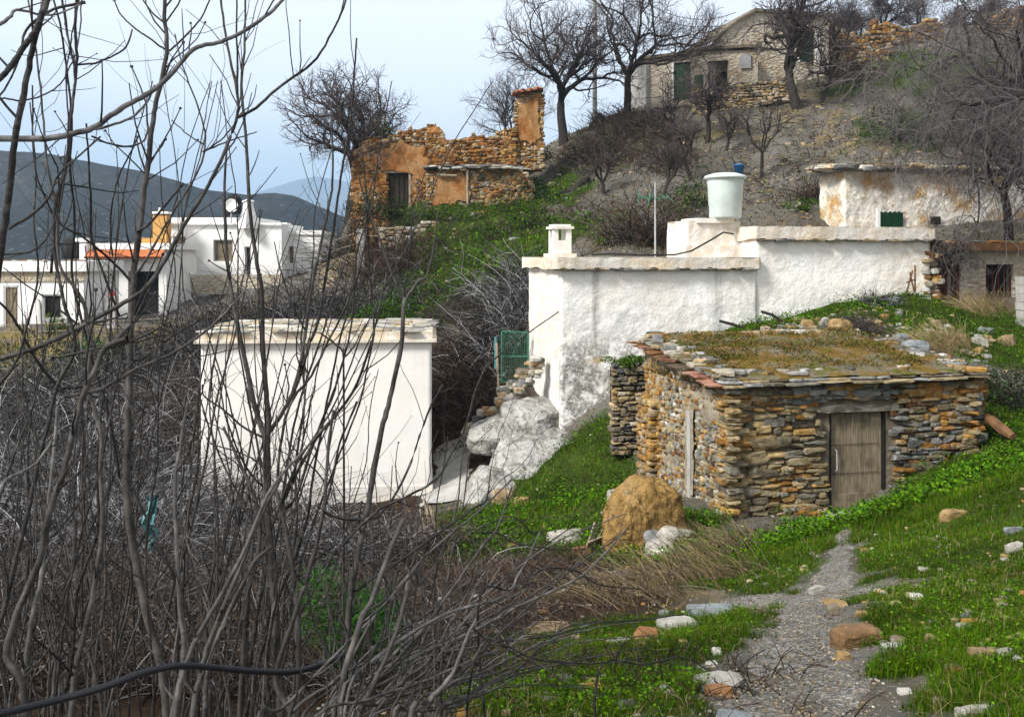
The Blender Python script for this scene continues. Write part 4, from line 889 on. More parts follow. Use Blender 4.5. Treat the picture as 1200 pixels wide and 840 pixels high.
# ------------------------------------------------------------------ the ruin
YR = 45.0
rn = thing('ruined_house', 'roofless orange stone ruin with ragged walls, dark plank door and a tall corner pillar', 'ruin', P(520, 245, YR+1))
def ruin_wall(name, Y, prof, zb, pal, seed, hole=None, depth=.6, ch=(.08, .19), cl=(.10, .36), dy=0, mat=None):
    pa, pb = prof[0][0], prof[-1][0]; a = P(pa, HZ, Y); b = P(pb, HZ, Y+dy); d = b-a; Lw = np.linalg.norm(d); u = d/Lw; n = np.array([u[1], -u[0], 0]); r = RS(seed); m = MB(); s = Y/F
    top = lambda x: float(np.interp(x, [(q[0]-pa)*s*Lw/max(1e-6, (pb-pa)*s) for q in prof], [(HZ-q[1])*s for q in prof]))+.30*float(fbm([[x*2.4, seed, 0]], 4)[0])
    H_ = None
    if hole: H_ = ((hole[0]-pa)*s, (hole[1]-pa)*s, (HZ-hole[3])*s, (HZ-hole[2])*s)
    stones_on(m, r, a, u, n, Lw, lambda x: zb, top, ch, cl, lambda r, x, z: pick(r, pal(x, z)), FARS, .2, .035, (lambda x, z, l, h: H_[0] < x+l*.6 and x-l*.6 < H_[1] and H_[2] < z < H_[3]+.12) if H_ else None)
    k = 40; V = []; Fq = []
    xs = sorted(set(list(np.linspace(0, Lw, k)) + ([H_[0], H_[1]] if H_ else [])))
    for x in xs:
        lowz = zb
        V += [(*(a+u*x-n*.04)[:2], lowz), (*(a+u*x-n*.04)[:2], top(x)-.1), (*(a+u*x-n*depth)[:2], top(x)-.1), (*(a+u*x-n*depth)[:2], lowz)]
    for i in range(len(xs)-1):
        if H_ and H_[0]-1e-6 <= xs[i] < H_[1]-1e-6:
            j = len(V); z0_ = H_[3]
            for x in (xs[i], xs[i+1]): V += [(*(a+u*x-n*.04)[:2], z0_), (*(a+u*x-n*.04)[:2], top(x)-.1), (*(a+u*x-n*depth)[:2], top(x)-.1), (*(a+u*x-n*depth)[:2], z0_)]
            i4 = j
        else: i4 = i*4
        Fq += [(i4, i4+4, i4+5, i4+1), (i4+1, i4+5, i4+6, i4+2), (i4+2, i4+6, i4+7, i4+3), (i4+3, i4+7, i4+4, i4)]
    for e in (0, (len(xs)-1)*4): Fq.append((e, e+1, e+2, e+3))
    m.add(V, Fq, (.16, .085, .035)); m.build(name, mat or M['stone_far'], rn)
    mf = MB(); mortar_face(mf, a, u, n, Lw, zb, lambda x: top(x)-.12, -.035 if name != 'front_wall' else .0, .10, seed, (lambda A, Z: (A > H_[0]-.06) & (A < H_[1]+.06) & (Z < H_[3]+.05) & (Z > H_[2]-.3)) if H_ else None, .07); mf.build('old_render', M['och_plaster'], rn)
    return a, u, n, H_
mixp = lambda *L_: (lambda x, z: [c for l in L_ for c in l])
a, u, n, H_ = ruin_wall('front_wall', YR, [(412,185),(430,160),(450,158),(470,153),(505,147),(518,150),(522,160),(526,176),(530,182)], .2, mixp(OCH, RUST, RUST, TAN), 41, (455,479,203,246))
m = MB(); q = a+u*H_[0]-n*.2; m.obox(np.array([*q[:2], 1.9]), u, -n, UP, H_[1]-H_[0], .06, H_[3]-1.9)
for k in range(4): m.obox(np.array([*(q+u*(.03+k*.235)+n*.02)[:2], 1.95]), u, n, UP, .2, .03, H_[3]-2.0)
m.build('door', M['dark_wood'], rn)
m = MB(); q = a+u*(H_[0]-.2)+n*.02; m.obox(np.array([*q[:2], H_[3]+.003]), u, -n, UP, H_[1]-H_[0]+.4, .3, .14); q = a+u*(H_[1]+.0)+n*.05; m.obox(np.array([*q[:2], 1.9]), u, -n, UP, .1, .2, H_[3]-1.9); m.build('door_frame', M['pale_wood'], rn)
def patch(name, a, u, n, pts2, off, mat, seed, res=.12, th=.06):
    """a ragged scab of old plaster: outline in (run, height)"""
    pts2 = np.array(pts2, float); dense = []
    for p, q in zip(pts2, np.roll(pts2, -1, 0)):
        k = max(2, int(np.linalg.norm(q-p)/res))
        dense += [p+(q-p)*j/k for j in range(k)]
    dense = np.array(dense); c = dense.mean(0); d = dense-c
    dense = c+d*(1+.42*fbm(np.column_stack([dense*2.6, np.full(len(dense), seed)]), 4, .65)[:,None])
    fr = [(a+u*x+n*off)[:2].tolist()+[z] for x, z in dense]; bk_ = [(a+u*x+n*(off-th))[:2].tolist()+[z] for x, z in dense]; N_ = len(dense)
    cc = (a+u*c[0]+n*off)[:2].tolist()+[c[1]]
    return MB().add(fr+bk_+[cc], [(k, (k+1) % N_, 2*N_) for k in range(N_)]).add(fr+bk_, [((k+1) % N_, k, N_+k, N_+(k+1) % N_) for k in range(N_)])
R3 = lambda px, py: (float((px-412)*YR/F), float((HZ-py)*YR/F))
pm = patch('p', a, u, n, [R3(*q) for q in [(447,200),(446,180),(464,169),(498,172),(504,192),(500,211),(488,210),(480,201)]], .10, None, 3)
pm.build('plaster', M['och_plaster'], rn)
ruin_wall('back_wall', YR+2.2, [(515,165),(522,158),(535,160),(550,158),(566,160),(580,157),(596,152),(612,158)], 2.0, mixp(OCH, RUST, RUST, TAN), 42)
a2, u2_, n2_, _ = ruin_wall('lean_to_wall', YR-.6, [(500,200),(540,197),(560,199),(600,198),(624,200)], 1.8, mixp(TAN, OCH, SLATE, TAN), 43, ch=(.1, .2))
pm = patch('p', a2, u2_, n2_, [((q[0]-500)*(YR-.6)/F, (HZ-q[1])*(YR-.6)/F) for q in [(508,240),(512,206),(530,204),(549,206),(548,236)]], .10, None, 5); pm.build('plaster', M['och_plaster'], rn)
m = MB(); r5 = RS(44)
for k in range(46):
    px = r5.uniform(498, 612); p = P(px, 195.5+abs(px-556)*.02+r5.uniform(-1, 2), YR-.75+r5.uniform(0, .8))
    if 572 < px < 577: continue
    v, f = SLATES[r5.randint(26)]; m.add(p+v*np.array([r5.uniform(.2, .5), .35, .05]), f, pick(r5, GREY+PALE[:2]))
m.build('slate_ledge', M['stone_far'], rn)
m = MB(); p = P(548, 240, YR-.9); m.tube([p, P(548, 200, YR-.9)], .06, 6).tube([P(512, 205, YR-.85), P(535, 206, YR-.85)], .05, 6); m.build('post', M['pale_wood'], rn)
ruin_wall('corner_pillar', YR+.4, [(603,122),(606,112),(634,107),(636,112)], 3.9, mixp(OCH, TAN, TAN), 45, depth=.9)
a4, u4, n4, _ = ruin_wall('side_wall', YR+.2, [(588,172),(596,158),(604,150)], 3.0, mixp(OCH, RUST), 46, depth=.8)
pa_ = P(603, HZ, YR+.4); pm = patch('p', pa_, np.array([1.,0,0]), np.array([0,-1.,0]), [((q[0]-603)*(YR+.4)/F, (HZ-q[1])*(YR+.4)/F) for q in [(607,165),(608,120),(631,116),(632,158),(622,170)]], .10, None, 8); pm.build('plaster', M['och_plaster'], rn)
m = MB()
for k in range(9):
    x = (604+k*3.6)*(YR+.3)/F-600*(YR+.3)/F; v, f = SLATES[k]; m.add(v*np.array([.17, .55, .05])+np.array([x, YR+.5, zrow(110-k*.6, YR+.4)+.05*(k % 2)]), f)
m.build('tile_cap', M['old_tile'], rn)

# beige wall and fence posts under the ruin
m = MB(); a = P(372, 345, 43.5); b = P(441, 345, 43.5); d = (b-a)/np.linalg.norm(b-a)
V = []; tp = [(372,312),(390,304),(405,298),(425,294),(438,291),(441,300)]
for px, py in tp: V += [(*P(px, HZ, 43.5)[:2], -2.6), tuple(P(px, py, 43.5)), tuple(P(px, py, 43.5)+np.array([0, .4, 0])), (*(P(px, HZ, 43.5)+np.array([0, .4, 0]))[:2], -2.6)]
m.add(V, [q for i in range(len(tp)-1) for q in ((i*4, i*4+4, i*4+5, i*4+1), (i*4+1, i*4+5, i*4+6, i*4+2), (i*4+2, i*4+6, i*4+7, i*4+3))]); m.add(V, [(0,1,2,3), tuple(len(V)-4+q for q in (3,2,1,0))])
tag(m.build('garden_wall', plain('beige_render', (.40, .32, .21), var=.35, sc=2, bump=.4)), 'beige rendered garden wall stepping up toward the ruin', 'wall')
def post(px, py0, py1, wpx, Y, mat, label):
    a = P(px, py1, Y); w_ = wpx*Y/F/2; z0 = a[2]-.5; tag(MB().box((a[0]-w_, Y-w_, z0), (a[0]+w_, Y+w_, zrow(py0, Y))).box((a[0]-w_*1.12, Y-w_*1.12, zrow(py0, Y)), (a[0]+w_*1.12, Y+w_*1.12, zrow(py0, Y)+.05)).build('fence_post', mat), label, 'post')
post(423, 270, 312, 9, 43.2, M['block_wall'], 'tall grey concrete gate post at the end of the beige garden wall')
post(504, 276, 302, 8, 41.5, M['rust_edge'], 'short brownish stone post on the slope below the ruin')
m = MB()
for q in ([(380,287,43),(400,279,43),(422,272,43)], [(378,300,43),(400,291,43),(422,285,43)], [(428,276,43.2),(470,278,42),(504,281,41.5)]): m.tube([P(*t) for t in q], .025, 4)
tag(m.build('fence_rail', M['pale_wood']), 'thin wooden rails strung between the two gate posts', 'rail')

# ------------------------------------------------------------------ village houses on the left
def flat(mb, px0, px1, py0, py1, Y, th, dy=0):  # a block whose front face fills this rectangle
    a = P(px0, py1, Y+dy); b = P(px1, py0, Y+dy); mb.box((a[0], Y+dy, a[2]), (b[0], Y+dy+th, b[2])); return mb
def hole(px0, px1, py0, py1, Y, x0): s = Y/F; return ((px0-600)*s-x0, (px1-600)*s-x0, (HZ-py1)*s, (HZ-py0)*s)
X_ = np.array([1.,0,0]); N_ = np.array([0,-1.,0])
def vhouse(name, label, px0, px1, py0, zb, Y, D, holes, mat=None):
    o = P(px0, HZ, Y); Lw = (px1-px0)*Y/F; t = thing(name, label, 'house', (o[0]+Lw/2, Y+D/2, zb)); H2 = [hole(*h, Y, o[0]) for h in holes]; m = MB(); shell(m, o, X_, N_, Lw, D, zb, zrow(py0, Y), .25, H2)
    m.obox(np.array([o[0]+.26, Y+.26, zrow(py0, Y)-.3]), X_, np.array([0,1.,0]), UP, Lw-.52, D-.52, .15)
    m.build('wall', mat or M['far_white'], t); return t, o, H2, Lw
# low house at the left edge
t, o, H2, Lw = vhouse('white_bungalow', 'low white house at the left edge with a propped open white shutter', -60, 98, 318, -4.2, 46, 4, [(4,22,335,385),(50,72,345,372)])
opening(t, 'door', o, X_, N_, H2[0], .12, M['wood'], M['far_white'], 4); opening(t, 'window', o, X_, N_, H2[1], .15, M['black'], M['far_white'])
m = MB(); flat(m, -64, 101, 306, 318.2, 46, 4.4, -.25); m.build('roof', M['far_white'], t)
m = MB(); flat(m, -60, 99, 318.4, 330, 46, .06, -.062); m.build('band_below_roof', M['tan_masonry'], t)  # tan band along the wall below the roof edge
m = MB(); p, q = P(30, 366, 45.6), P(46, 342, 45.6); m.add([(p[0], 45.6, p[2]), (q[0], 45.2, p[2]+.05), (q[0], 45.2, q[2]+.1), (p[0], 45.6, q[2]), (p[0], 45.65, p[2]), (q[0], 45.25, p[2]+.05), (q[0], 45.25, q[2]+.1), (p[0], 45.65, q[2])], [(0,1,2,3),(7,6,5,4),(3,2,6,7),(0,4,5,1),(1,5,6,2),(0,3,7,4)]); m.build('shutter', M['dish'], t)
r6 = RS(60); m = MB()
for _ in range(60): v, f = LOWS[r6.randint(20)]; m.add(P(r6.uniform(-60, 99), 305.5, 46+r6.uniform(-.2, 1))+v*np.array([.15, .15, .04]), f, pick(r6, PALE+RUST))
m.build('roof_stones', M['stone_far'], t)
# porch house
t, o, H2, Lw = vhouse('porch_house', 'white house with orange roof tiles over a deep dark porch', 97, 195, 292, -3.8, 52, 5, [(106,139,311,372),(150,186,318,372)])
opening(t, 'porch_shade_sheet', o, X_, N_, H2[0], 1.2, M['black']); opening(t, 'window', o, X_, N_, H2[1], .6, M['black'])  # black sheets paint the shade inside the porch and window
m = MB(); flat(m, 97, 198, 285, 292.2, 52, 5.2, -.2); m.build('roof', M['far_white'], t)
m = MB()
for k in range(34):
    x = P(107+k*2.62, HZ, 52)[0]; z0 = zrow(301, 52); m.tube([(x, 51.25, z0-.04), (x, 51.8, z0+.33)], .07, 7)
m.build('tile_eave', M['tile'], t)
m = MB(); flat(m, 93, 100.5, 283, 322, 51.4, .35); flat(m, 88, 102, 279, 283.2, 51.35, .45); m.build('chimney', M['far_white'], t)
# dark water butt by the porch
m = MB(); p = P(88, 303, 52.4); m.lathe(p, [(.01, 0), (.62, 0), (.66, .1), (.66, .8), (.55, 1.0), (.2, 1.1), (.01, 1.1)], 20); tag(m.build('cistern', M['black'], smooth=True), 'round black plastic cistern on the roof between bungalow and porch', 'cistern')
# white house
t, o, H2, Lw = vhouse('village_house', 'white flat roofed village house with a conical chimney and dish', 190, 330, 262, -2.6, 58, 6, [(203,217,277,291),(250,273,281,306),(287,294,289,326)])
for h, nm in zip(H2, ('window', 'window', 'door')): opening(t, nm, o, X_, N_, h, .2, M['wood'] if nm == 'window' else M['black'], M['metal'])
m = MB(); flat(m, 189, 300, 255, 262.2, 58, 6.1, -.12); flat(m, 189, 330, 261.2, 263.4, 58, .1, -.2); m.build('parapet', M['far_white'], t)
m = MB(); p = P(291, 268, 57.7); prof = [(.62, 0), (.60, .3), (.38, 1.0), (.30, 1.35), (.30, 1.5), (.36, 1.52), (.36, 1.6), (.02, 1.72)]
m.lathe(p, prof, 4); m.build('chimney', M['far_white'], t)
ow = thing('orange_chimney', 'orange rendered chimney with white cap beside the tiled porch', 'chimney', P(187, 292, 56.5)); m = MB(); flat(m, 179, 195, 252, 292, 56.5, .8); flat(m, 166, 180, 279, 294, 56.6, .7); m.build('stack', M['orange'], ow)
m = MB(); flat(m, 177.5, 196.5, 248, 250.5, 56.4, 1.0); m.tube([P(187, 248, 56.9), P(187, 243.5, 56.9)], .07, 6); m.build('cap', M['far_white'], ow)
m = MB(); 
for x in (180, 190): flat(m, x, x+4, 250.4, 252.1, 56.5, .8)
m.build('smoke_vent', M['black'], ow)
dt = thing('satellite_dish', 'white satellite dish on the village house roof', 'dish', P(271, 262, 57.6)); p = P(271.5, 241, 57.4)
m = MB(); th = np.linspace(0, 2*math.pi, 21)[:-1]; V = []
for r_, y in ((.001, .06), (.15, .05), (.30, 0), (.34, -.03), (.36, -.035), (.36, .0), (.30, .04), (.001, .1)): V += [p+np.array([r_*math.cos(q), y, r_*1.08*math.sin(q)]) for q in th]
m.add(V, [(j*20+i, j*20+(i+1) % 20, (j+1)*20+(i+1) % 20, (j+1)*20+i) for j in range(7) for i in range(20)]); m.build('reflector', M['dish'], dt, smooth=True)
MB().tube([P(271, 262, 57.7), P(271, 242, 57.6)], .04, 6).tube([p+np.array([0, 0, -.3]), p+np.array([.05, -.4, -.1])], .018, 5).build('mast', M['metal'], dt)
p = P(274, 239, 58.6); m = MB().lathe(p, [(.01, -.6), (.42, -.6), (.46, -.5), (.46, .25), (.36, .42), (.16, .5), (.16, .58), (.01, .58)], 18); tag(m.build('roof_tank', M['black'], smooth=True), 'black water tank behind the satellite dish on the village house', 'water tank')
m = MB(); flat(m, 268, 281, 255.5, 251.5, 58.2, .9); 
t2, o, H2, Lw = vhouse('village_house', 'shaded end of the white village house with parapet and white roof box', 322, 376, 275, -2.4, 60, 5, [(328,344,289,308)], M['far_white'])
opening(t2, 'window', o, X_, N_, H2[0], .2, M['wood'])
m = MB(); flat(m, 300, 377, 270, 275.2, 60, 5.1, -.1); m.build('parapet', M['far_white'], t2); m = MB(); flat(m, 320, 336, 261, 270.2, 60, 1.2, .2); m.build('roof_box', M['far_white'], t2)
m = MB(); flat(m, 190, 330, 322, 345, 56, .5); tag(m.build('yard_wall', M['tan_masonry']), 'rough tan yard wall at the foot of the village house', 'wall')
# grey post with red cover
pt = thing('gate_post', 'grey post topped with a red cover in front of the dark porch', 'post', P(130, 378, 44)); m = MB(); flat(m, 125, 135, 347, 385, 44, .35); m.build('shaft', M['concrete'], pt)
p = P(130.5, 347, 44.15); MB().lathe(p, [(.01, 0), (.15, 0), (.16, .1), (.10, .28), (.01, .3)], 10).build('cap', M['red'], pt)
m = MB(); m.tube([P(34, 385, 45), P(34, 366, 45)], .05, 6); tag(m.build('shutter_prop', M['dish']), 'thin white pole standing under the open shutter', 'pole')
m = MB(); a = P(-40, 400, 40); b = P(230, 388, 42)
for k in range(3): m.tube([a+UP*(.3*k), (a+b)/2+UP*(.3*k-.05), b+UP*(.3*k)], .02, 4)
tag(m.build('wire_fence', M['pale_wood']), 'thin wire fence along the ochre field below the bungalow', 'fence')

# utility pole and overhead wires
pl = thing('utility_pole', 'tall grey wooden utility pole among the bare trees on the ridge', 'pole', P(697, 135, 53)); pb_ = ORIGIN['utility_pole']; pbY = pb_[1]; top = P(697, -45, pbY)
MB().tube([pb_-UP*1.6, top], [.13, .09], 10).build('shaft', M['concrete'], pl); MB().obox(top-UP*.5-X_*.6, X_, np.array([0,1.,0]), UP, 1.2, .1, .1).build('crossarm', M['pale_wood'], pl)
for k, (za, zb_) in enumerate(((-12, 15), (-2, 27))):
    a = top+X_*(.5-k*1.0)-UP*(.35); b = P(862, zb_, 56); s = np.linspace(0, 1, 14)[:,None]; q = a+(b-a)*s-UP*(1.3*4*s*(1-s))
    tag(MB().tube(q, .018, 4).build('overhead_wire', M['rubber']), ['upper overhead wire from the utility pole to the stone house', 'lower overhead wire from the utility pole to the stone house'][k], 'wire')

# ------------------------------------------------------------------ bare trees
def unit(v): return v/(math.sqrt(v[0]*v[0]+v[1]*v[1]+v[2]*v[2])+1e-9)
class Twigs:
    def __init__(s, seed): s.r = RS(seed); s.thick = MB(); s.thin = MB()
    def grow(s, p, d, Lb, rad, lvl, maxl, kids=(2, 3), ang=(.35, .85), wob=.22, trop=.06, shrink=.74, side=.5, thick=2, rk=.66, cols=None, droop=0):
        r = s.r; n = 6 if lvl < 3 else (4 if lvl < 6 else 3); q = [p]; st = Lb/n
        for k in range(n):
            d = unit(d + r.normal(0, wob*(.35 if lvl == 0 else 1), 3) + np.array([0, 0, trop - droop*max(0, lvl-2)])); q.append(q[-1]+d*st)
        rr_ = np.linspace(rad, rad*(.72 if lvl < maxl else .25), n+1); mb = s.thick if lvl < thick else s.thin
        mb.q(q, rr_, 9 if lvl < 2 else (5 if lvl < 4 else 3), cols[min(lvl, len(cols)-1)]*r.uniform(.75, 1.25) if cols is not None else None)
        if lvl >= maxl: return
        def kid(at, base_d, f, rf):
            a = r.uniform(*ang); w = unit(np.cross(base_d, r.normal(size=3))); return s.grow(at, unit(base_d*math.cos(a)+w*math.sin(a)), Lb*shrink*f*r.uniform(.8, 1.2), rf, lvl+1, maxl, kids, ang, wob, trop, shrink, side, thick, rk, cols, droop)
        if lvl <= 1:                                           # main limbs leave evenly round the stem
            nk = 4 if lvl == 0 else 3; a0 = r.uniform(0, 6.28); e1 = unit(np.cross(d, np.array([.3, 1, .2]))); e2 = np.cross(d, e1)
            for k in range(nk):
                az = a0+6.283*k/nk+r.normal(0, .3); an = r.uniform(ang[0], ang[1])*.95; s.grow(q[-1], unit(d*math.cos(an)+(e1*math.cos(az)+e2*math.sin(az))*math.sin(an)), Lb*shrink*r.uniform(.85, 1.2), rad*rk*r.uniform(.8, 1.0), lvl+1, maxl, kids, ang, wob, trop, shrink, side, thick, rk, cols, droop)
        else:
            for _ in range(r.randint(kids[0], kids[1]+1)): kid(q[-1], d, 1, rad*rk*r.uniform(.85, 1.05))
        if lvl > 0:
            for k in range(2, n):
                if r.rand() < side: kid(q[k], unit(q[k]-q[k-1]), .8, rad*rk*.6)
DARK = [np.array((1.,1,1))]
ALM = [np.array(c) for c in ((.03,.026,.023), (.03,.026,.023), (.036,.03,.028), (.045,.037,.035), (.058,.047,.045), (.07,.056,.055))]
def almond(label, px, py, hgt, rad, seed, lean=(0, 0), maxl=6, group='bare almond trees', name='almond_tree', Y=None, first=.28, **kw):
    b = hit(px, py) if Y is None else P(px, py, Y)
    if Y is not None: zt_ = tz(b[0], b[1])[0]; hgt += max(0, b[2]-zt_); b[2] = min(b[2], zt_) if group else b[2]
    t = thing(name, label, 'tree', b, group); g_ = Twigs(seed); d = unit(np.array([lean[0], lean[1]*.5, 1.]))
    kw.setdefault('cols', ALM)
    g_.grow(b-UP*.25, d, hgt*first, rad, 0, maxl, **kw)
    g_.thick.build('trunk', M['almond_bark'], t, smooth=True); g_.thin.build('crown', M['twig'], t); return t
almond('bare almond tree leaning at the left end of the orange ruin', 408, 258, 7.8, .27, 101, (-.12, 0), Y=47.0, side=.42, maxl=7, first=.3, ang=(.4, .95))
almond('large round bare almond tree on the ridge left of the utility pole', 660, 160, 9.0, .26, 152, (.06, 0), Y=50, side=.42, maxl=7, first=.25)
almond('dark bare almond tree forking low beside the utility pole', 735, 130, 8.6, .22, 153, (.0, 0), Y=52, side=.38, maxl=7, ang=(.35, .8))
almond('faint bare tree on the skyline behind the ruin pillar', 598, 176, 5.6, .14, 104, (-.1, 0), Y=58, side=.6)
almond('thick trunked almond tree in front of the tall hilltop house', 934, 130, 6.3, .27, 105, (-.12, 0), Y=50, side=.45, first=.36)
almond('slender curved tree right of the green house door', 960, 122, 4.8, .13, 106, (.15, 0), Y=51, side=.45, first=.36)
almond('small forked tree standing in front of the cottage door', 828, 168, 3.9, .14, 107, (.08, 0), maxl=5, side=.5, first=.33)
almond('little dead sapling forked in a Y on the grey slope', 893, 207, 4.2, .09, 108, (-.02, 0), maxl=4, side=.3, ang=(.4, .7), first=.3)
almond('thin V shaped sapling on the slope below the dark thicket', 709, 228, 4.0, .09, 109, (-.15, 0), maxl=4, side=.3, first=.2)
almond('leaning bare sapling uphill of the water tank', 812, 213, 4.2, .11, 110, (-.35, 0), maxl=5, side=.4)
almond('thin leafless sapling left of the cottage door', 792, 165, 3.8, .10, 111, (.0, 0), maxl=5, side=.45)
for k, (px, py, Y, h, lb) in enumerate([(985,45,74,5.5,'distant bare tree on the skyline behind the orange wall'),(1035,36,76,6,'distant spreading tree on the skyline above the grassy terrace'),(1080,42,78,5.5,'distant bare tree nearest the top right ruin'),(1010,40,80,5,'faint bare tree between two skyline trees'),(1120,50,70,4.5,'low bare tree left of the rust coloured ruin wall'),(1165,40,72,5,'bare tree behind the rust coloured ruin wall')]):
    almond(lb, px, py, h, .16, 120+k, maxl=7, Y=Y, side=.6, first=.2, ang=(.4, 1.0))
almond('low forked bare tree on the grey slope under the thicket', 775, 232, 3.2, .09, 112, (.2, 0), maxl=5, side=.45)
almond('crooked bare sapling on the slope right of the forked tree', 850, 178, 3.0, .09, 113, (.25, 0), maxl=5, side=.45)
# big drooping tree over the shed
DRO = [np.array(c) for c in ((.03,.026,.024), (.03,.026,.024), (.036,.031,.03), (.05,.044,.043), (.075,.066,.066), (.095,.085,.086))]
almond('large tangled bare tree hanging drooping grey branches over the shed', 1182, 284, 3.9, .14, 131, (-.05, -.25), maxl=6, name='drooping_tree', group=None, Y=28.2, side=.6, first=.36, ang=(.5, 1.15), wob=.28, trop=.03, droop=.055, shrink=.80, cols=DRO)
almond('second tangled bare tree at the right edge with drooping twigs', 1285, 290, 8.2, .16, 132, (-.36, -.1), maxl=7, name='drooping_tree', group=None, Y=27.0, side=.55, first=.36, ang=(.5, 1.15), wob=.26, trop=.03, droop=.05, shrink=.80, cols=DRO)
almond('high bare branching tree on the slope above the shed', 1185, 205, 5.6, .13, 133, (-.35, -.2), maxl=6, name='drooping_tree', group=None, side=.6, first=.28, ang=(.45, 1.1), wob=.26, droop=.03, cols=DRO)
almond('dead creeper hanging in front of the rusty door', 1112, 338, 2.2, .05, 134, (.1, -.3), maxl=5, name='dead_creeper', group=None, Y=25.2, side=.6, first=.3, ang=(.5, 1.2), wob=.35, trop=.0, droop=.12, cols=DRO)

# ------------------------------------------------------------------ twiggy bushes, thickets, shrubs
def whips(mb, rng, cx, cy, rx, ry, n, hgt, rad, pal, lean=(0, 0), curl=.8, tz_=None, spread=1., sides=3, fork=2):
    x = cx+rng.normal(0, rx*.5, n); y = cy+rng.normal(0, ry*.5, n); z = tz(x, y)
    for k in range(n):
        h = hgt*rng.uniform(.45, 1.15); a = rng.uniform(0, 2*math.pi); o = rng.uniform(.15, 1)*curl
        d = np.array([math.cos(a)*o*spread+lean[0], math.sin(a)*o*spread+lean[1], 1.]); d = unit(d); p = np.array([x[k], y[k], z[k]-.05]); q = [p]; c = pick(rng, pal, .3)
        for j in range(6):
            d = unit(d+np.array([math.cos(a)*.1*curl, math.sin(a)*.1*curl, -.16*curl])+rng.normal(0, .13, 3)); q.append(q[-1]+d*h/6)
        r0 = rad*rng.uniform(.6, 1.3); mb.q(q, np.linspace(r0, r0*.3, 7), sides, c)
        for _ in range(rng.randint(0, fork+1)):
            j = rng.randint(1, 5); e = unit(q[j+1]-q[j]+rng.normal(0, .55, 3)); l = h*rng.uniform(.2, .45); s2 = [q[j], q[j]+e*l*.5, q[j]+unit(e+rng.normal(0, .3, 3))*l]; mb.q(s2, np.linspace(r0*.7, r0*.25, 3), sides, c)
GT = [(.035,.031,.03), (.15,.146,.15), (.02,.018,.017), (.013,.012,.011), (.33,.325,.335), (.06,.055,.053)]
BT = [(.034,.020,.014), (.05,.03,.02), (.085,.06,.04), (.025,.018,.014), (.12,.10,.085)]
DKT_ = [(.035,.028,.025), (.05,.04,.034), (.07,.05,.04)]
def thicket(name, label, spots, pal, seed, rad=None, fat=1.0):
    m = MB(); r = RS(seed)
    for (px, py, rm, n, hg) in spots:
        b = hit(px, py) if py < 2000 else None
        rd = rad or max(.004, b[1]*.00048*fat); whips(m, r, b[0], b[1], rm, rm, n, hg, rd, pal, curl=1.0)
    return stuff(m.build(name, M['twig']), label, 'undergrowth')
thicket('undergrowth', 'grey tangle of bare twigs filling the gully on the left', [(20,520,3.5,330,3.0),(90,520,3.5,340,3.0),(170,540,3.5,340,2.8),(60,580,3,360,2.7),(130,600,3,360,2.6),(200,600,2.6,330,2.3),(20,640,2,360,2.2),(90,660,2,380,2.1),(170,660,2,380,2.0),(240,660,1.8,380,1.9),(320,660,1.8,360,1.7),(400,660,1.7,320,1.4),(-40,600,3,280,2.6),(-60,700,2,260,2)], GT, 201)
thicket('undergrowth', 'dense low twigs and brambles at the foot of the fig stems', [(30,740,1.0,420,1.0),(100,740,1.0,450,1.0),(180,740,1.0,450,.9),(260,740,1.0,450,.9),(340,740,1.0,450,.85),(420,740,.9,420,.75),(480,760,.7,260,.6),(60,800,.6,300,.7),(160,800,.6,300,.7),(260,800,.6,320,.6),(360,800,.6,320,.55),(450,800,.5,220,.5),(510,810,.45,260,.4),(560,800,.4,200,.32),(530,770,.6,240,.45),(-40,780,.8,200,.9)], GT[:4]+BT, 202)
thicket('undergrowth', 'brown brambles and dead stems below the white shed', [(430,650,1.4,330,1.0),(480,650,1.3,360,.9),(500,700,1.2,380,.75),(560,690,1.2,420,.7),(620,690,1.0,400,.65),(660,670,.9,260,.55),(600,730,.8,260,.5),(540,740,.8,300,.6),(690,690,.8,180,.5)], BT+GT[2:4]+BT, 203)
thicket('undergrowth', 'grey leafless scrub between the village and the white shed', [(230,400,4,260,2.6),(280,395,4,300,2.8),(330,390,4,300,2.8),(380,385,3.5,260,2.4),(200,430,3.5,240,2.2),(300,420,3,260,2.2),(420,400,2,140,1.6),(150,440,3,200,2),(60,460,3.5,240,2.2),(0,470,3.5,240,2.4),(110,480,3,260,2.0)], GT[:4], 204)
thicket('undergrowth', 'rusty brown bramble bank between the shed and the gate', [(530,430,1.6,360,1.2),(550,410,1.5,300,1.2),(520,470,1.4,340,1.1),(560,450,1.2,280,1.0),(540,500,1.2,280,.9),(210,480,2.2,260,1.2),(225,540,1.6,240,1.2)], BT, 205)
def twig_bush(label, px, py, rm, n, hg, pal, seed, name='bush', group=None, Y=None):
    b = hit(px, py) if Y is None else P(px, py, Y); m = MB(); r = RS(seed); whips(m, r, b[0], b[1], rm, rm, n, hg, max(.004, b[1]*.00042), pal, curl=.85, fork=3); return tag(m.build(name, M['twig']), label, 'bush', group)
thicket('undergrowth', 'dead brown scrub and thin stems dotted over the slope below the ruin', [(500,300,2,70,.9),(540,290,2.5,90,.8),(580,330,2,90,1.0),(480,350,2,110,1.1),(560,265,2.5,70,.7),(620,265,2,80,.8),(450,300,2,90,1.0),(650,250,2.5,80,.8),(680,210,2.5,80,.8),(730,240,3,90,.8),(780,260,3,90,.7),(850,180,4,120,.7),(920,200,4,120,.7),(980,150,4,120,.8),(880,240,3,90,.7),(1020,180,4,130,.9)], BT+DKT_+GT[5:], 206)
twig_bush('tall grey leafless bush behind the green wire gate', 600, 398, 1.5, 420, 2.6, GT, 211)
twig_bush('grey leafless bush behind the chimney end of the white house', 590, 360, 1.5, 300, 2.0, GT, 212)
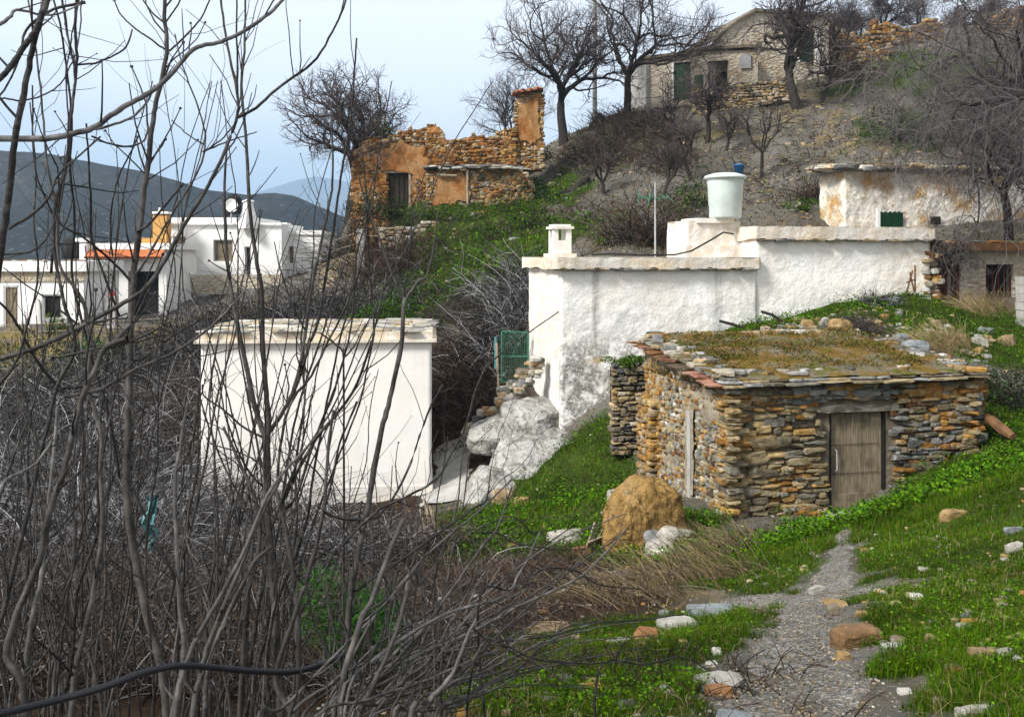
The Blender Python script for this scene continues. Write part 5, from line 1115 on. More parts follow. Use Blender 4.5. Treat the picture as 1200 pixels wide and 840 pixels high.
twig_bush('bare grey bush on the slope left of the aerial', 760, 288, 1.3, 330, 2.6, GT[2:4]+BT, 213)
DKT = [(.035,.028,.025), (.05,.04,.034), (.07,.05,.04), (.06,.052,.03)]
twig_bush('dark brown thicket under the ridge almond trees', 698, 182, 1.7, 300, 1.7, DKT, 214)
twig_bush('dark matted bush below the grey block side of the cottage', 748, 152, 1.9, 320, 1.5, DKT, 215)
twig_bush('dark shaggy bush right of the thicket on the steep slope', 775, 192, 1.7, 260, 1.2, DKT, 216)
twig_bush('brown bush in front of the orange wall on the skyline', 1000, 92, 1.6, 260, 1.6, BT, 217)
twig_bush('brown dead shrub between the two gate posts', 458, 318, 1.6, 380, 1.7, [(.05,.028,.02), (.07,.04,.028), (.04,.03,.022)], 218)
twig_bush('dark heap of dead brushwood on the green slope', 525, 372, 1.1, 280, .9, [(.06,.045,.035), (.09,.07,.055)], 219)
twig_bush('dark purple grey dry bush on the bank above the hut roof', 1003, 386, .5, 330, .55, [(.06,.045,.045), (.09,.07,.065), (.05,.04,.03)], 220)
twig_bush('dry grey bush at the foot of the white wall near the rusty door', 1032, 358, .35, 160, .6, GT, 221)
twig_bush('dark bush hanging at the left corner of the ruin', 424, 240, .9, 460, 3.6, [(.04,.03,.025), (.06,.045,.035), (.05,.045,.02)], 222, Y=44.2)
twig_bush('brown dry bush clinging to the ridge top left of the cottage', 715, 142, 1.4, 220, 1.2, DKT+BT, 223)
twig_bush('brownish dead bush on the grey slope right of the tank', 965, 235, 1.2, 200, 1.4, BT+GT[2:4], 224)
twig_bush('dry reddish bush at the left of the brown rocks', 640, 668, .55, 420, .55, BT[:3], 225)

def shrub(label, px, py, rx, rz, n, ls, pal, seed, name='shrub', group=None, Y=None, lift=.45, asp=.55):
    b = hit(px, py) if Y is None else P(px, py, Y); r = RS(seed); t = thing(name, label, 'shrub', b, group)
    blobs = [(r.normal(0, .45, 3)*np.array([rx, rx*.8, rz*.7]) + np.array([0, 0, rz*lift]), r.uniform(.35, .65)) for _ in range(9)]
    k = r.randint(0, 9, n); c = np.array([blobs[i][0] for i in k]); s = np.array([blobs[i][1] for i in k])
    d = r.normal(size=(n, 3)); d /= np.linalg.norm(d, axis=1)[:,None]; p = b + c + d*(s*r.uniform(.55, 1.05, n))[:,None]*np.array([rx, rx*.8, rz])
    m = MB(); leaves(m, r, p, ls, pal, .3, asp); m.build('foliage', M['leaf'], t)
    st = MB()
    for i in range(7): st.tube([b-UP*.1, b+blobs[i][0]*.5+r.normal(0, .05, 3), b+blobs[i][0]], [.03*rx+.006, .02*rx+.004, .005], 5, (.06, .045, .035))
    st.build('stem', M['twig'], t); return t
def leaves(m, r, p, ls, pal, up=.3, asp=.55):
    n = len(p); a = r.normal(size=(n, 3)); a[:,2] *= .6; a /= np.linalg.norm(a, axis=1)[:,None]; b = np.cross(a, r.normal(size=(n, 3))+np.array([0, 0, up])); b /= np.linalg.norm(b, axis=1)[:,None]+1e-9
    l = (ls*r.uniform(.6, 1.3, n))[:,None]; w = l*asp; c = np.array(pal)[r.randint(0, len(pal), n)]*r.uniform(.6, 1.35, n)[:,None]
    v = np.stack([p-a*l*.5, p+b*w*.5+a*l*.05, p+a*l*.5, p-b*w*.5+a*l*.05], 1).reshape(-1, 3); m.add(v, np.arange(n*4).reshape(-1, 4), np.repeat(c, 4, 0))
GR = [(.034,.095,.002), (.05,.12,.0025), (.022,.055,.002), (.08,.14,.004), (.036,.065,.004)]
DG = [(.018,.032,.009), (.024,.04,.012), (.032,.046,.016), (.014,.023,.008)]
YG = [(.13,.17,.02), (.16,.16,.03), (.09,.13,.02)]
shrub('dark green shrub on the bank right of the stone hut', 1178, 478, .95, .60, 5200, .055, [(.018,.024,.012), (.03,.035,.018), (.025,.02,.016), (.02,.045,.012)], 231)
shrub('bright green weeds right of the hut wall', 1172, 505, .55, .25, 2600, .05, GR, 232)
shrub('dark green shrub below the grassy hilltop terrace', 1055, 165, 1.9, 1.2, 3600, .12, DG, 233)
shrub('second dark evergreen shrub right of the grey scree', 1098, 172, 1.7, 1.0, 3000, .12, DG, 234)
shrub('green shrub between aerial and water tank', 810, 250, .9, .9, 1500, .10, GR[:3]+DG, 235)
shrub('dark green bush in the angle of the ruin pillar', 620, 195, 1.3, .8, 1700, .11, DG+DG+BT[:1], 236)
shrub('green bush at the foot of the lean-to wall', 610, 235, 1.3, .8, 1700, .11, DG+GR[2:3], 237)
shrub('dark green bush in the middle of the lean-to wall', 575, 236, .8, .9, 1300, .11, DG, 238)
shrub('olive bush growing on top of the ruin', 450, 162, .8, .7, 1200, .11, [(.05,.06,.012), (.07,.08,.02), (.04,.045,.012)], 239, Y=46)
shrub('green tuft on the wall stump beside the hut', 737, 428, .34, .16, 1400, .05, GR, 240, Y=20.6)
shrub('bright leafy shrub under the beige garden wall', 440, 385, 1.4, .8, 2400, .09, GR[:3], 241)
shrub('green leafy cactus-like shrub behind the fig stems', 110, 428, 1.6, .9, 700, .26, [(.05,.12,.03), (.07,.15,.04), (.04,.09,.025)], 242)
shrub('dark green shrub in the gully behind the figs', 40, 470, 2.2, 1.2, 2600, .12, DG+GR[2:3], 243)
shrub('yellow green shrub below the bungalow window', 68, 392, .9, .7, 600, .14, YG+GR[:1], 244)
shrub('small bright green weed on the slope right of the tank', 945, 247, .6, .3, 500, .09, GR, 245)
shrub('green weeds at the foot of the white chimney wall', 710, 288, .9, .45, 1200, .09, GR, 246)
shrub('dark green bush at the left edge of the gully', -10, 440, 2.4, 1.3, 2200, .12, DG, 247)
shrub('feathery bright green fennel under the fig branches', 415, 805, .24, .42, 4200, .07, [(.03,.10,.012), (.04,.13,.015), (.02,.07,.01)], 248, name='fennel', asp=.09)
shrub('tangled dry olive shrub above the white building', 1075, 250, .9, .5, 900, .09, BT+DG, 249)

# ------------------------------------------------------------------ rocks, rubble, timber, gate
OC1, TANC, PAL1, BLU, ORG = (.30,.20,.09), (.24,.17,.10), (.36,.34,.30), (.22,.24,.25), (.27,.135,.06)
r7 = RS(70)
def ground_rock(px, py, wpx, hpx, col, label, seed, deep=.8, tilt=0, nz=.12):
    b = hit(px, py); s = b[1]/F; w_, h_ = wpx*s, hpx*s*1.25
    rock(None, 'rock', RS(seed), b+np.array([0, 0, h_*.08]), (w_*1.2, w_*deep, h_*1.35), col, label, 'rock', None, r7.uniform(-.3, .3), 9, 14, 6, nz, tilt)
for k, (px, py, w_, h_, c, lb) in enumerate([
 (1117,612,27,15,OC1,'flat ochre rock lying on the grass bank right of the door'),
 (1187,628,17,9,BLU,'bluish white stone at the right frame edge, upper of two'),
 (1189,644,16,11,PAL1,'pale stone at the right frame edge below the bluish one'),
 (1003,752,46,22,(.20,.12,.06),'large brown rock beside the path with a dark top'),
 (1152,772,26,14,TANC,'tan rock in the grass at lower right'),
 (1176,768,20,9,PAL1,'pale flat stone touching the tan rock at lower right'),
 (1120,790,16,9,ORG,'small rusty orange stone in the lower right grass'),
 (1090,757,10,12,TANC,'small upright pinkish stone in the right grass'),
 (1048,760,24,4,PAL1,'thin white sliver of stone in the right grass'),
 (1143,837,36,14,PAL1,'whitish stone cut by the bottom frame edge'),
 (988,768,15,8,OC1,'small yellow stone below the large brown path rock'),
 (832,720,44,11,BLU,'long blue grey slab in the grass left of the path'),
 (797,732,44,10,PAL1,'low whitish slab left of the blue grey slab'),
 (757,752,24,20,ORG,'rounded orange tan stone left of the pale slabs'),
 (842,800,46,12,PAL1,'flat pale stone at the left edge of the path bottom'),
 (846,810,32,10,ORG,'orange flat stone under the pale one at the path bottom'),
 (835,808,22,9,BLU,'small bluish stone at the path bottom'),
 (860,838,36,8,BLU,'grey blue stone at the bottom frame edge beside the path'),
 (957,692,16,9,PAL1,'grey white stone in the middle of the path'),
 (978,715,24,6,OC1,'thin yellowish slab on the path'),
 (1010,719,14,7,OC1,'small ochre stone right of the thin path slab'),
 (720,590,14,16,PAL1,'grey pointed stone standing left of the big boulder'),
 (664,636,36,11,PAL1,'flat grey stone in the grass left of the boards'),
 (680,650,20,8,ORG,'small orange stone under the leaning boards'),
 (590,588,22,18,TANC,'tan stone half sunk in the green bank'),
 (612,592,16,9,OC1,'yellow flat stone right of the sunk tan stone'),
 (600,642,12,8,TANC,'small buff stone on the lower green bank'),
 (642,740,44,9,TANC,'dusty flat rock among the brambles'),
 (730,755,26,8,PAL1,'pale stone beside the rounded orange one'),
 (945,384,14,10,OC1,'ochre stone at the back edge of the hut roof'),
 (968,380,14,11,PAL1,'white stone on the bank behind the hut roof'),
 (985,387,22,14,OC1,'rust coloured block behind the hut roof by the purple bush'),
 (1000,392,14,9,PAL1,'bright white stone below the rust coloured block'),
 (1055,396,16,8,BLU,'blue grey stone at the right rim of the hut roof'),
 (1072,408,24,9,BLU,'dark blue grey slab near the right rim of the hut roof'),
 (1148,404,15,8,PAL1,'white stone on the green bank below the rusty door'),
 (1180,402,18,11,TANC,'buff stone on the bank near the block pillar'),
 (1155,388,14,6,BLU,'flat grey stone in the grass near the rusty shed'),
 (1098,385,12,9,TANC,'buff stone in the grass above the hut roof rim')]):
    ground_rock(px, py, w_, h_, c, lb, 300+k)
b = hit(975, 742); MB().add(*[q for q in ((lambda v, f: (v*np.array([.035, .03, .03])+b+np.array([.02, .05, .13]), f))(*RUBBLE[3]))]).build('dark_clod', M['dark_mortar'])
o_ = bpy.data.objects['dark_clod']; o_['label'] = 'small dark clod of earth resting on the large brown path rock'; o_['category'] = 'clod'
b = P(757, 648, 15.3); rock(M['ochre_rock'], 'boulder', RS(9), b+np.array([-.02, .1, .42]), (1.18, 1.1, 1.42), (1, 1, 1), 'huge ochre boulder leaning against the foot of the hut side wall', 'boulder', None, .5, 24, 16, 3.4, .2, .12, .42)
for k, (px, py, w_, h_, c) in enumerate([(772,650,34,26,PAL1),(795,655,30,24,BLU),(783,636,30,20,PAL1),(766,638,20,14,(.2,.2,.2)),(805,640,26,16,PAL1),(790,668,26,16,TANC)]):
    b = P(px, py, 14.7); s = 14.7/F
    rock(None, 'rubble_stone', RS(360+k), b+np.array([0, .1*k-.2, .08]), (w_*s*1.1, w_*s, h_*s*1.2), c, 'pale broken stones heaped at the right foot of the ochre boulder', 'rock', 'stones heaped beside the boulder', k, 7, 8, 3, .12)
# whitewashed outcrop under the house corner
for k, (px, py, Y, sz, lb, rz, tl) in enumerate([(622,545,21.9,(2.3,2.0,1.6),'broad whitewashed sloping rock slab below the house corner',.3,.5),(585,572,21.0,(1.5,1.2,1.1),'smaller pale rock at the lower left of the whitewashed slab',.1,.35),(625,492,23.3,(1.8,1.6,1.3),'layered grey rock step beneath the green gate',.2,.3),(585,505,23.0,(1.3,1.1,.9),'grey rock with dark cracks left of the layered step',-.2,.2),(650,520,22.8,(1.1,.8,1.2),'pale rock wedged against the white house corner',.1,.2)]):
    b = P(px, py, Y); rock(M['pale_rock'], 'outcrop_rock', RS(380+k), b-np.array([0, -.2, sz[2]*.14]), (sz[0]*1.05, sz[1], sz[2]*.8), (1,1,1), lb, 'rock', None, rz, 26, 22, 6, .10, tl)
r8 = RS(71); m = MB()
for k in range(70):
    px = r8.uniform(545, 632); py = 505-(px-545)*.95+r8.uniform(-6, 16); b = P(px, py, 24.2-(px-545)*.004); v, f = RUBBLE[r8.randint(26)]; m.add(b+v*np.array([r8.uniform(.08,.2), r8.uniform(.08,.2), r8.uniform(.05,.13)]), f, pick(r8, PALE+GREY+TAN))
tag(m.build('stone_edging', M['stone']), 'line of small pale stones edging the steps up to the green gate', 'stone edging')
# gate of green wire by the house corner
gt = thing('garden_gate', 'green wire mesh gate between the grey bush and the white house corner', 'gate', P(605, 447, 25.4)); Y = 25.4
m = MB(); A_, B_, C_, D_ = (P(*q, Y) for q in ((588,448),(588,388),(619,390),(619,447)))
for p, q in ((A_, B_), (B_, C_), (C_, D_), (D_, A_), (P(588,418,Y), P(619,418,Y))): m.tube([p, q], .022, 6)
m.build('gate_frame', M['green_wire'], gt); m = MB()
for k in range(1, 14): 
    m.tube([A_+(D_-A_)*k/14, B_+(C_-B_)*k/14], .005, 3)
for k in range(1, 24): m.tube([A_+(B_-A_)*k/24, D_+(C_-D_)*k/24], .005, 3)
m.build('wire_mesh', M['green_wire'], gt)
tag(MB().tube([P(581,432,25.2), P(581,395,25.2)], .035, 7).build('gate_post', M['teal']), 'thin blue green post left of the wire gate', 'post')
tag(MB().tube([P(585,472,25.0), P(583,430,25.0), P(582,402,25.1)], .028, 7).build('gate_stake', M['pale_wood']), 'pale wooden stake standing in front of the blue green gate post', 'stake')
# boards by the boulder, broken stump, beam by the hut, sticks, log, bucket
for k, (p0, p1, w_, mt, lb) in enumerate([((688,655),(700,618),.11,'pale_wood','bleached upright board at the left of the leaning boards'),((694,655),(712,616),.09,'wood','brown board leaning on the boulder, between two others'),((702,657),(722,618),.09,'wood','dark board nearest the boulder'),((686,640),(724,624),.08,'pale_wood','short board lying across the leaning boards')]):
    a, b = P(*p0, 15.3), P(*p1, 15.9); d = unit(b-a); s_ = unit(np.cross(d, [0, 1, .3])); tag(MB().obox(a, d, s_, unit(np.cross(d, s_)), np.linalg.norm(b-a), w_, .03).build('board', M[mt]), lb, 'board')
a = P(505, 612, 17.5); m = MB()
for k, (dx, h_) in enumerate(((0,.42),(.09,.30),(-.08,.24))): m.tube([a+X_*dx-UP*.1, a+X_*(dx-.07)+UP*h_*.6, a+X_*(dx-.12)+UP*h_], [.055,.045,.012], 6)
tag(m.build('stump', M['pale_wood']), 'splintered pale stump beside the foot of the white shed', 'stump')
a, b = P(1150,486,17.2), P(1187,512,16.4); tag(MB().tube([a, a+(b-a)*.35+UP*.03, a+(b-a)*.7, b], [.05,.085,.095,.06], 8).build('beam', M['rust_edge']), 'rusty brown broken beam sticking out at the right corner of the hut', 'beam')
for k, (q, lb) in enumerate([([(843,376),(858,380),(872,384)], 'short dark stick poking from the bank above the left of the hut roof'), ([(892,365),(905,369),(917,377)], 'dark stick rising from the bank above the middle of the hut roof')]):
    tag(MB().tube([P(*t, 21.3) for t in q], [.03,.035,.03], 6).build('stick', M['almond_bark']), lb, 'stick')
tag(MB().tube([P(650,230,44)+UP*.0, P(672,222,44.2), P(684,212,44.4), P(690,208,44.6)], [.12,.16,.15,.1], 7).build('log', M['almond_bark']), 'dark fallen log lying on the slope right of the ruin', 'log')
b = hit(866, 207); p = P(866, 198, b[1]); tilt = .25; m = MB()
m.lathe(p-UP*.1, [(.01, -.2), (.16, -.2), (.22, .25), (.235, .25), (.235, .28), (.20, .27), (.15, -.16), (.01, -.17)], 16); tag(m.build('bucket', M['blue'], smooth=True), 'bright blue bucket on the slope above the water tank', 'bucket')
p = P(177, 607, 9.0); rr_ = RS(72); m = MB(); V = []
for j in range(9):
    for i in range(5): V.append(p+np.array([(i-2)*.026*(1-.05*j)+.02*math.sin(j*1.3), .05*math.sin(i*2.1+j), .2-.062*j])+rr_.normal(0, .010, 3))
m.add(V, [(j*5+i, j*5+i+1, (j+1)*5+i+1, (j+1)*5+i) for j in range(8) for i in range(4)]); tag(m.build('plastic_rag', M['teal']), 'torn turquoise plastic rag caught in the gully twigs', 'rag')
hz_ = MB(); s = [(-40,846,2.1),(0,836,2.15),(60,822,2.25),(120,806,2.3),(165,788,2.35),(200,780,2.4),(235,780,2.5),(290,786,2.6),(345,788,2.7),(385,776,2.8),(410,762,2.9)]
q = np.array([P(*t) for t in s]); k = np.linspace(0, len(q)-1, 60); qq = np.stack([np.interp(k, np.arange(len(q)), q[:,j]) for j in range(3)], 1)
for _ in range(5): qq[1:-1] = (qq[:-2]+2*qq[1:-1]+qq[2:])/4
tag(hz_.tube(qq, .0082, 12).build('water_pipe', M['rubber'], smooth=True), 'black plastic water pipe crossing the foot of the fig stems', 'pipe')

def scatter(n, u0, u1, Y0, Y1, seed):
    r = RS(seed); u = r.uniform(u0, u1, n); Y = np.exp(r.uniform(math.log(Y0), math.log(Y1), n)); return u*Y, Y, r
def strew(name, label, cat, n, u0, u1, Y0, Y1, seed, size, pal, keep):
    x, y, r = scatter(n, u0, u1, Y0, Y1, seed); k = keep(x, y, r); x, y = x[k], y[k]; z = tz(x, y); m = MB()
    for i in range(len(x)):
        v, f = LOWS[r.randint(20)]; s = size[0]*(size[1]/size[0])**(r.rand()**1.7)*(1+y[i]*.02); m.add(v*np.array([s*r.uniform(.7,1.3), s*r.uniform(.7,1.3), s*r.uniform(.35,.7)])+np.array([x[i], y[i], z[i]+s*.1]), f, pick(r, pal, .35))
    return stuff(m.build(name, M['stone']), label, cat)
strew('pebbles', 'small loose pebbles scattered on the path', 'pebbles', 20000, -.05, .5, 2.8, 17, 81, (.002,.0065), PALE[2:]+GREY+SLATE+TAN, lambda x, y, r: path_d(x, y) < r.normal(0, .1, len(x)))
strew('rubble', 'loose stones scattered over the green banks', 'stones', 1500, -.2, .55, 3.2, 26, 82, (.008,.035), PALE+GREY+OCH+TAN, lambda x, y, r: path_d(x, y) > .05)
strew('rubble', 'grey scree and chips strewn over the upper hillside', 'scree', 12000, -.15, .62, 28, 64, 83, (.012,.06), PALE[2:]+GREY+TAN+SLATE+SLATE, lambda x, y, r: r.rand(len(x)) > zone(GREEN, x, y, 5)*.85)
strew('rubble', 'broken stones strewn along the rims of the hut roof', 'stones', 300, .25, .48, 19.8, 23.8, 84, (.03,.08), PALE+GREY+OCH+TAN, lambda x, y, r: ~((((np.stack([x-FL[0], y-FL[1]], 1)@uH[:2]) < HL) & ((np.stack([x-FL[0], y-FL[1]], 1)@vH[:2]) < HD))))

# ------------------------------------------------------------------ grass, weeds, dry stalks
def blades(name, label, cat, n, u0, u1, Y0, Y1, seed, hgt, wid, pal, keep, lean=.45, bend=.5, kind='stuff', clump=0):
    x, y, r = scatter(n, u0, u1, Y0, Y1, seed); k = keep(x, y, r); x, y = x[k], y[k]
    z = tz(x, y)-.01; N = len(x); a = r.uniform(0, 2*math.pi, N); ln = np.abs(r.normal(0, lean, N)); tuft = .75+.6*fb2(x, y, 2.3, 3, 14)
    h = r.uniform(hgt[0], hgt[1], N)*tuft; w_ = np.maximum(wid, y*.00055)*r.uniform(.6, 1.2, N); d = np.stack([np.cos(a), np.sin(a)], 1); s = np.stack([-np.sin(a+r.normal(0,.6,N)), np.cos(a+r.normal(0,.6,N))], 1)
    b = np.column_stack([x, y, z]); S = np.column_stack([s*w_[:,None]/2, np.zeros(N)])
    m1 = b+np.column_stack([d*(h*ln*.35)[:,None], h*.6]); t = b+np.column_stack([d*(h*ln*(1+bend))[:,None], h*(1-.25*ln)])
    V = np.stack([b-S, b+S, m1+S*.8, m1-S*.8, t], 1).reshape(-1, 3); i = np.arange(N)*5
    sh = .72+.55*fb2(x, y, 1.1, 3, 21)[:,None]; c = np.array(pal)[np.minimum((r.rand(N)**1.2*len(pal)).astype(int), len(pal)-1)]*r.uniform(.65, 1.3, N)[:,None]*np.clip(sh, .4, 1.4)
    C = np.repeat(c, 5, 0); m = MB(); m.add(V, np.stack([i, i+1, i+2, i+3], 1), C); m.f.append(np.stack([i+3, i+2, i+4], 1)); return stuff(m.build(name, M['grass']), label, cat)
def inhut(x, y):
    p = np.stack([x-FL[0], y-FL[1]], 1); a, b = p@uH[:2], p@vH[:2]; q = np.stack([x-WC[0], y-WC[1]], 1); c, d = q@u2, q@v2
    return ((a > -.03) & (a < HL+.03) & (b > -.03) & (b < HD)) | ((c > -.05) & (c < 9.8) & (d > -.03) & (d < 3.4))
gk = lambda p=1.0: (lambda x, y, r: (r.rand(len(x)) < greenness(x, y)*p) & ~inhut(x, y))
GP = [(.040,.118,.0015), (.058,.15,.002), (.028,.075,.002), (.085,.17,.003), (.02,.045,.002), (.11,.15,.006), (.13,.10,.03)]
blades('grass', 'short bright green grass growing beside the path', 'grass', 330000, -.12, .60, 2.9, 12, 91, (.025,.085), .003, GP, gk())
blades('grass', 'green grass on the banks around the hut and white house', 'grass', 170000, -.14, .60, 11, 27, 92, (.06,.17), .006, GP, gk())
blades('grass', 'green grass on the slope below the ruin and the hilltop terraces', 'grass', 120000, -.24, .60, 27, 66, 93, (.12,.34), .015, GP, gk())
def weeds(name, label, n, u0, u1, Y0, Y1, seed, ls, pal, hmax, p=.8, nf=1.6):
    x, y, r = scatter(n, u0, u1, Y0, Y1, seed); k = (r.rand(n) < greenness(x, y)*p*np.clip(.5+fb2(x, y, nf, 3, 33)*2.2, 0, 1)) & ~inhut(x, y); x, y = x[k], y[k]; z = tz(x, y)+r.uniform(.01, hmax, len(x))*(.6+.8*np.clip(fb2(x, y, nf, 3, 33)+.4, 0, 1))
    m = MB(); leaves(m, r, np.column_stack([x, y, z]), ls, pal, 1.5, .6); return stuff(m.build(name, M['leaf']), label, 'weeds')
weeds('weeds', 'leafy low weeds among the grass by the path', 60000, -.1, .6, 3, 12, 94, .018, GP[:5], .07, .6)
weeds('weeds', 'leafy green weeds covering the bank below the white house', 110000, -.14, .6, 12, 27, 95, .055, GP[:5], .22, 1.0)
weeds('weeds', 'leafy green growth on the slope below the ruin', 70000, -.24, .6, 27, 60, 96, .13, GP[:5], .4)
DR = [(.30,.23,.11), (.36,.29,.15), (.22,.16,.08), (.26,.22,.13), (.15,.11,.06)]
def bare(x, y): return np.clip(1-greenness(x, y)*1.3, 0, 1)
blades('dry_grass', 'sparse dry straw between the green grass', 'dry grass', 30000, -.12, .6, 2.9, 26, 97, (.04,.13), .003, DR, lambda x, y, r: (r.rand(len(x)) < .25+.6*np.clip(fb2(x, y, 1.6, 3, 71)*2, -.3, 1)) & (path_d(x, y) > .02) & ~inhut(x, y), .9)
blades('dry_grass', 'dry grey tufts dotted over the bare hillside', 'dry grass', 90000, -.2, .62, 27, 66, 98, (.08,.30), .02, [(.13,.105,.07), (.17,.14,.09), (.09,.07,.045), (.07,.065,.03)], lambda x, y, r: (r.rand(len(x)) < bare(x, y)*np.clip(.45+fb2(x, y, .9, 3, 40)*1.8, 0, 1)) & ~inhut(x, y), .6)
blades('dry_grass', 'ochre dry grass on the field below the village', 'dry grass', 60000, -.75, -.1, 26, 58, 99, (.1,.4), .02, [(.24,.19,.08), (.30,.23,.10), (.16,.13,.05), (.10,.12,.03)], lambda x, y, r: r.rand(len(x)) < zone(OCHRE, x, y, 6), .6)
def stalks(name, label, spots, seed, L_, pal, lean, sp):
    m = MB(); r = RS(seed)
    for px, py, rx, n in spots:
        b = hit(px, py); x = b[0]+r.normal(0, rx*.5, n); y = b[1]+r.normal(0, rx*.4, n); z = tz(x, y)
        for k in range(n):
            l = r.uniform(*L_); d = unit(np.array([lean[0]+r.normal(0, sp), lean[1]+r.normal(0, sp), 1])); q = [np.array([x[k], y[k], z[k]-.03])]
            for j in range(4): d = unit(d+np.array([lean[0]*.12, 0, -.16])+r.normal(0, .05, 3)); q.append(q[-1]+d*l/4)
            m.q(q, [.0045,.004,.0035,.003,.002], 3, pick(r, pal, .3))
    return stuff(m.build(name, M['twig']), label, 'dry grass')
stalks('dry_grass', 'long dry straw stalks leaning at the corner of the hut', [(845,655,.6,280),(805,685,.6,230),(875,640,.4,150),(765,700,.6,150),(825,640,.4,160),(730,708,.5,90),(862,675,.4,120)], 401, (.25,.62), [(.17,.125,.065), (.22,.17,.09), (.12,.085,.045), (.15,.125,.08), (.09,.065,.04)], (-.55, -.2), .38)
stalks('dry_grass', 'dry straw heaped on the bank below the rusty shed', [(1165,366,.5,420),(1100,410,.4,380),(1125,405,.3,260),(1145,368,.5,260)], 402, (.3,.8), DR[:3], (-.5, -.1), .5)
stalks('dry_grass', 'straw and thin stems on the slope above the white roof', [(870,285,1.4,260),(915,282,1.2,220),(720,284,1.2,200),(1040,262,1.5,260)], 403, (.3,.8), DR, (-.1, -.1), .45)
x = RS(404); m = MB(); N = 26000; aa, bb_ = x.uniform(.15, HL-.1, N), x.uniform(.35, HD, N); kk = x.rand(N) < np.clip(.35+fb2(aa, bb_, 1.3, 3, 60)*1.6, .05, 1); aa, bb_ = aa[kk], bb_[kk]
pp = FL[None]+aa[:,None]*uH+bb_[:,None]*vH; pp[:,2] = roofz(aa, bb_)+.13+fb2(aa, bb_, 1.5, 4, 3)*.05+x.uniform(0, .05, len(aa)); leaves(m, x, pp, .045, [(.06,.06,.008), (.09,.085,.012), (.13,.07,.02), (.05,.075,.010), (.15,.10,.035)], 1.2, .6)
mo = m.build('moss', M['leaf'], hut); mo['kind'] = 'stuff'

# ------------------------------------------------------------------ fig trees in front
FC = (.043, .039, .036); FD = (.015, .0135, .0125)  # bark tones lowered so colour carries the shade over the near stems
def smooth(q, n=5):
    q = np.array(q, float); k = np.linspace(0, len(q)-1, (len(q)-1)*n+1); i = np.minimum(k.astype(int), len(q)-2); f = (k-i)[:,None]
    g_ = lambda j: q[np.clip(j, 0, len(q)-1)]
    p0, p1, p2, p3 = g_(i-1), g_(i), g_(i+1), g_(i+2)
    return .5*((2*p1)+(-p0+p2)*f+(2*p0-5*p1+4*p2-p3)*f*f+(-p0+3*p1-3*p2+p3)*f**3)
def fig(name, label, limbs, seed, side=1.0, root=True):
    """limbs: (picture points, thickness at both ends in px, distance at both ends, colour)"""
    r = RS(seed); big, small = MB(), MB(); base = None
    for pts_, (w0, w1), (d0, d1), c in limbs:
        n = len(pts_); dd = np.linspace(d0, d1, n); q = [P(a, b, y) for (a, b), y in zip(pts_, dd)]; ww = list(np.linspace(w0*.78, w1*.70, n)*dd/F)
        if root and pts_[0][1] > 690:
            g0 = tz(q[0][0], q[0][1])[0]
            if g0 < q[0][2]-.02: q.insert(0, np.array([q[0][0]+r.normal(0, .04), q[0][1], g0-.08])); ww.insert(0, ww[0]*1.12)
        q = np.array(q); s = smooth(q); wv = np.interp(np.linspace(0, 1, len(s)), np.linspace(0, 1, len(ww)), ww); ln = np.linalg.norm(np.diff(s, axis=0), axis=1).sum()
        s[1:-1] += r.normal(0, .0009, (len(s)-2, 3))*min(1, d0/3); wv = wv*(1+.04*fbm(np.column_stack([s*9]), 2)); nod = (r.rand(len(s)) < .12); wv = wv*np.where(nod, 1.10, 1)
        mb = big if max(w0, w1) > 2.6 else small
        mb.tube(s, wv, 9 if max(w0, w1) > 2.6 else 6, np.array(c)*r.uniform(.8, 1.2))
        if base is None or q[0][2] < base[2]: base = q[0]
        k = int(ln*4.6*side*r.uniform(.6, 1.4)+.5)
        for _ in range(k):                                     # short side shoots with buds
            j = r.randint(max(1, int(len(s)*.15)), len(s)-1); t = unit(s[j]-s[j-1]); e = unit(t*r.uniform(.3, 1)+unit(np.cross(t, r.normal(size=3)))*.8+np.array([0, 0, .35])); l = r.uniform(.05, .34)*min(1.2, d0/3); q2 = [s[j]]
            for _ in range(4): e = unit(e+r.normal(0, .13, 3)+np.array([0, 0, .08])); q2.append(q2[-1]+e*l/4)
            w2 = min(wv[j]*.6, .0045)*r.uniform(.6, 1); small.tube(q2, np.linspace(w2, w2*.55, 5), 5, np.array(FD)*r.uniform(.8, 1.6))
            if r.rand() < .35: v, f = LOWS[r.randint(20)]; small.add(q2[-1]+v*w2*1.3, f, FD)
    t = thing(name, label, 'tree', base); big.build('trunk', M['fig_bark'], t, smooth=True); small.build('twigs', M['fig_bark'], t, smooth=True); return t
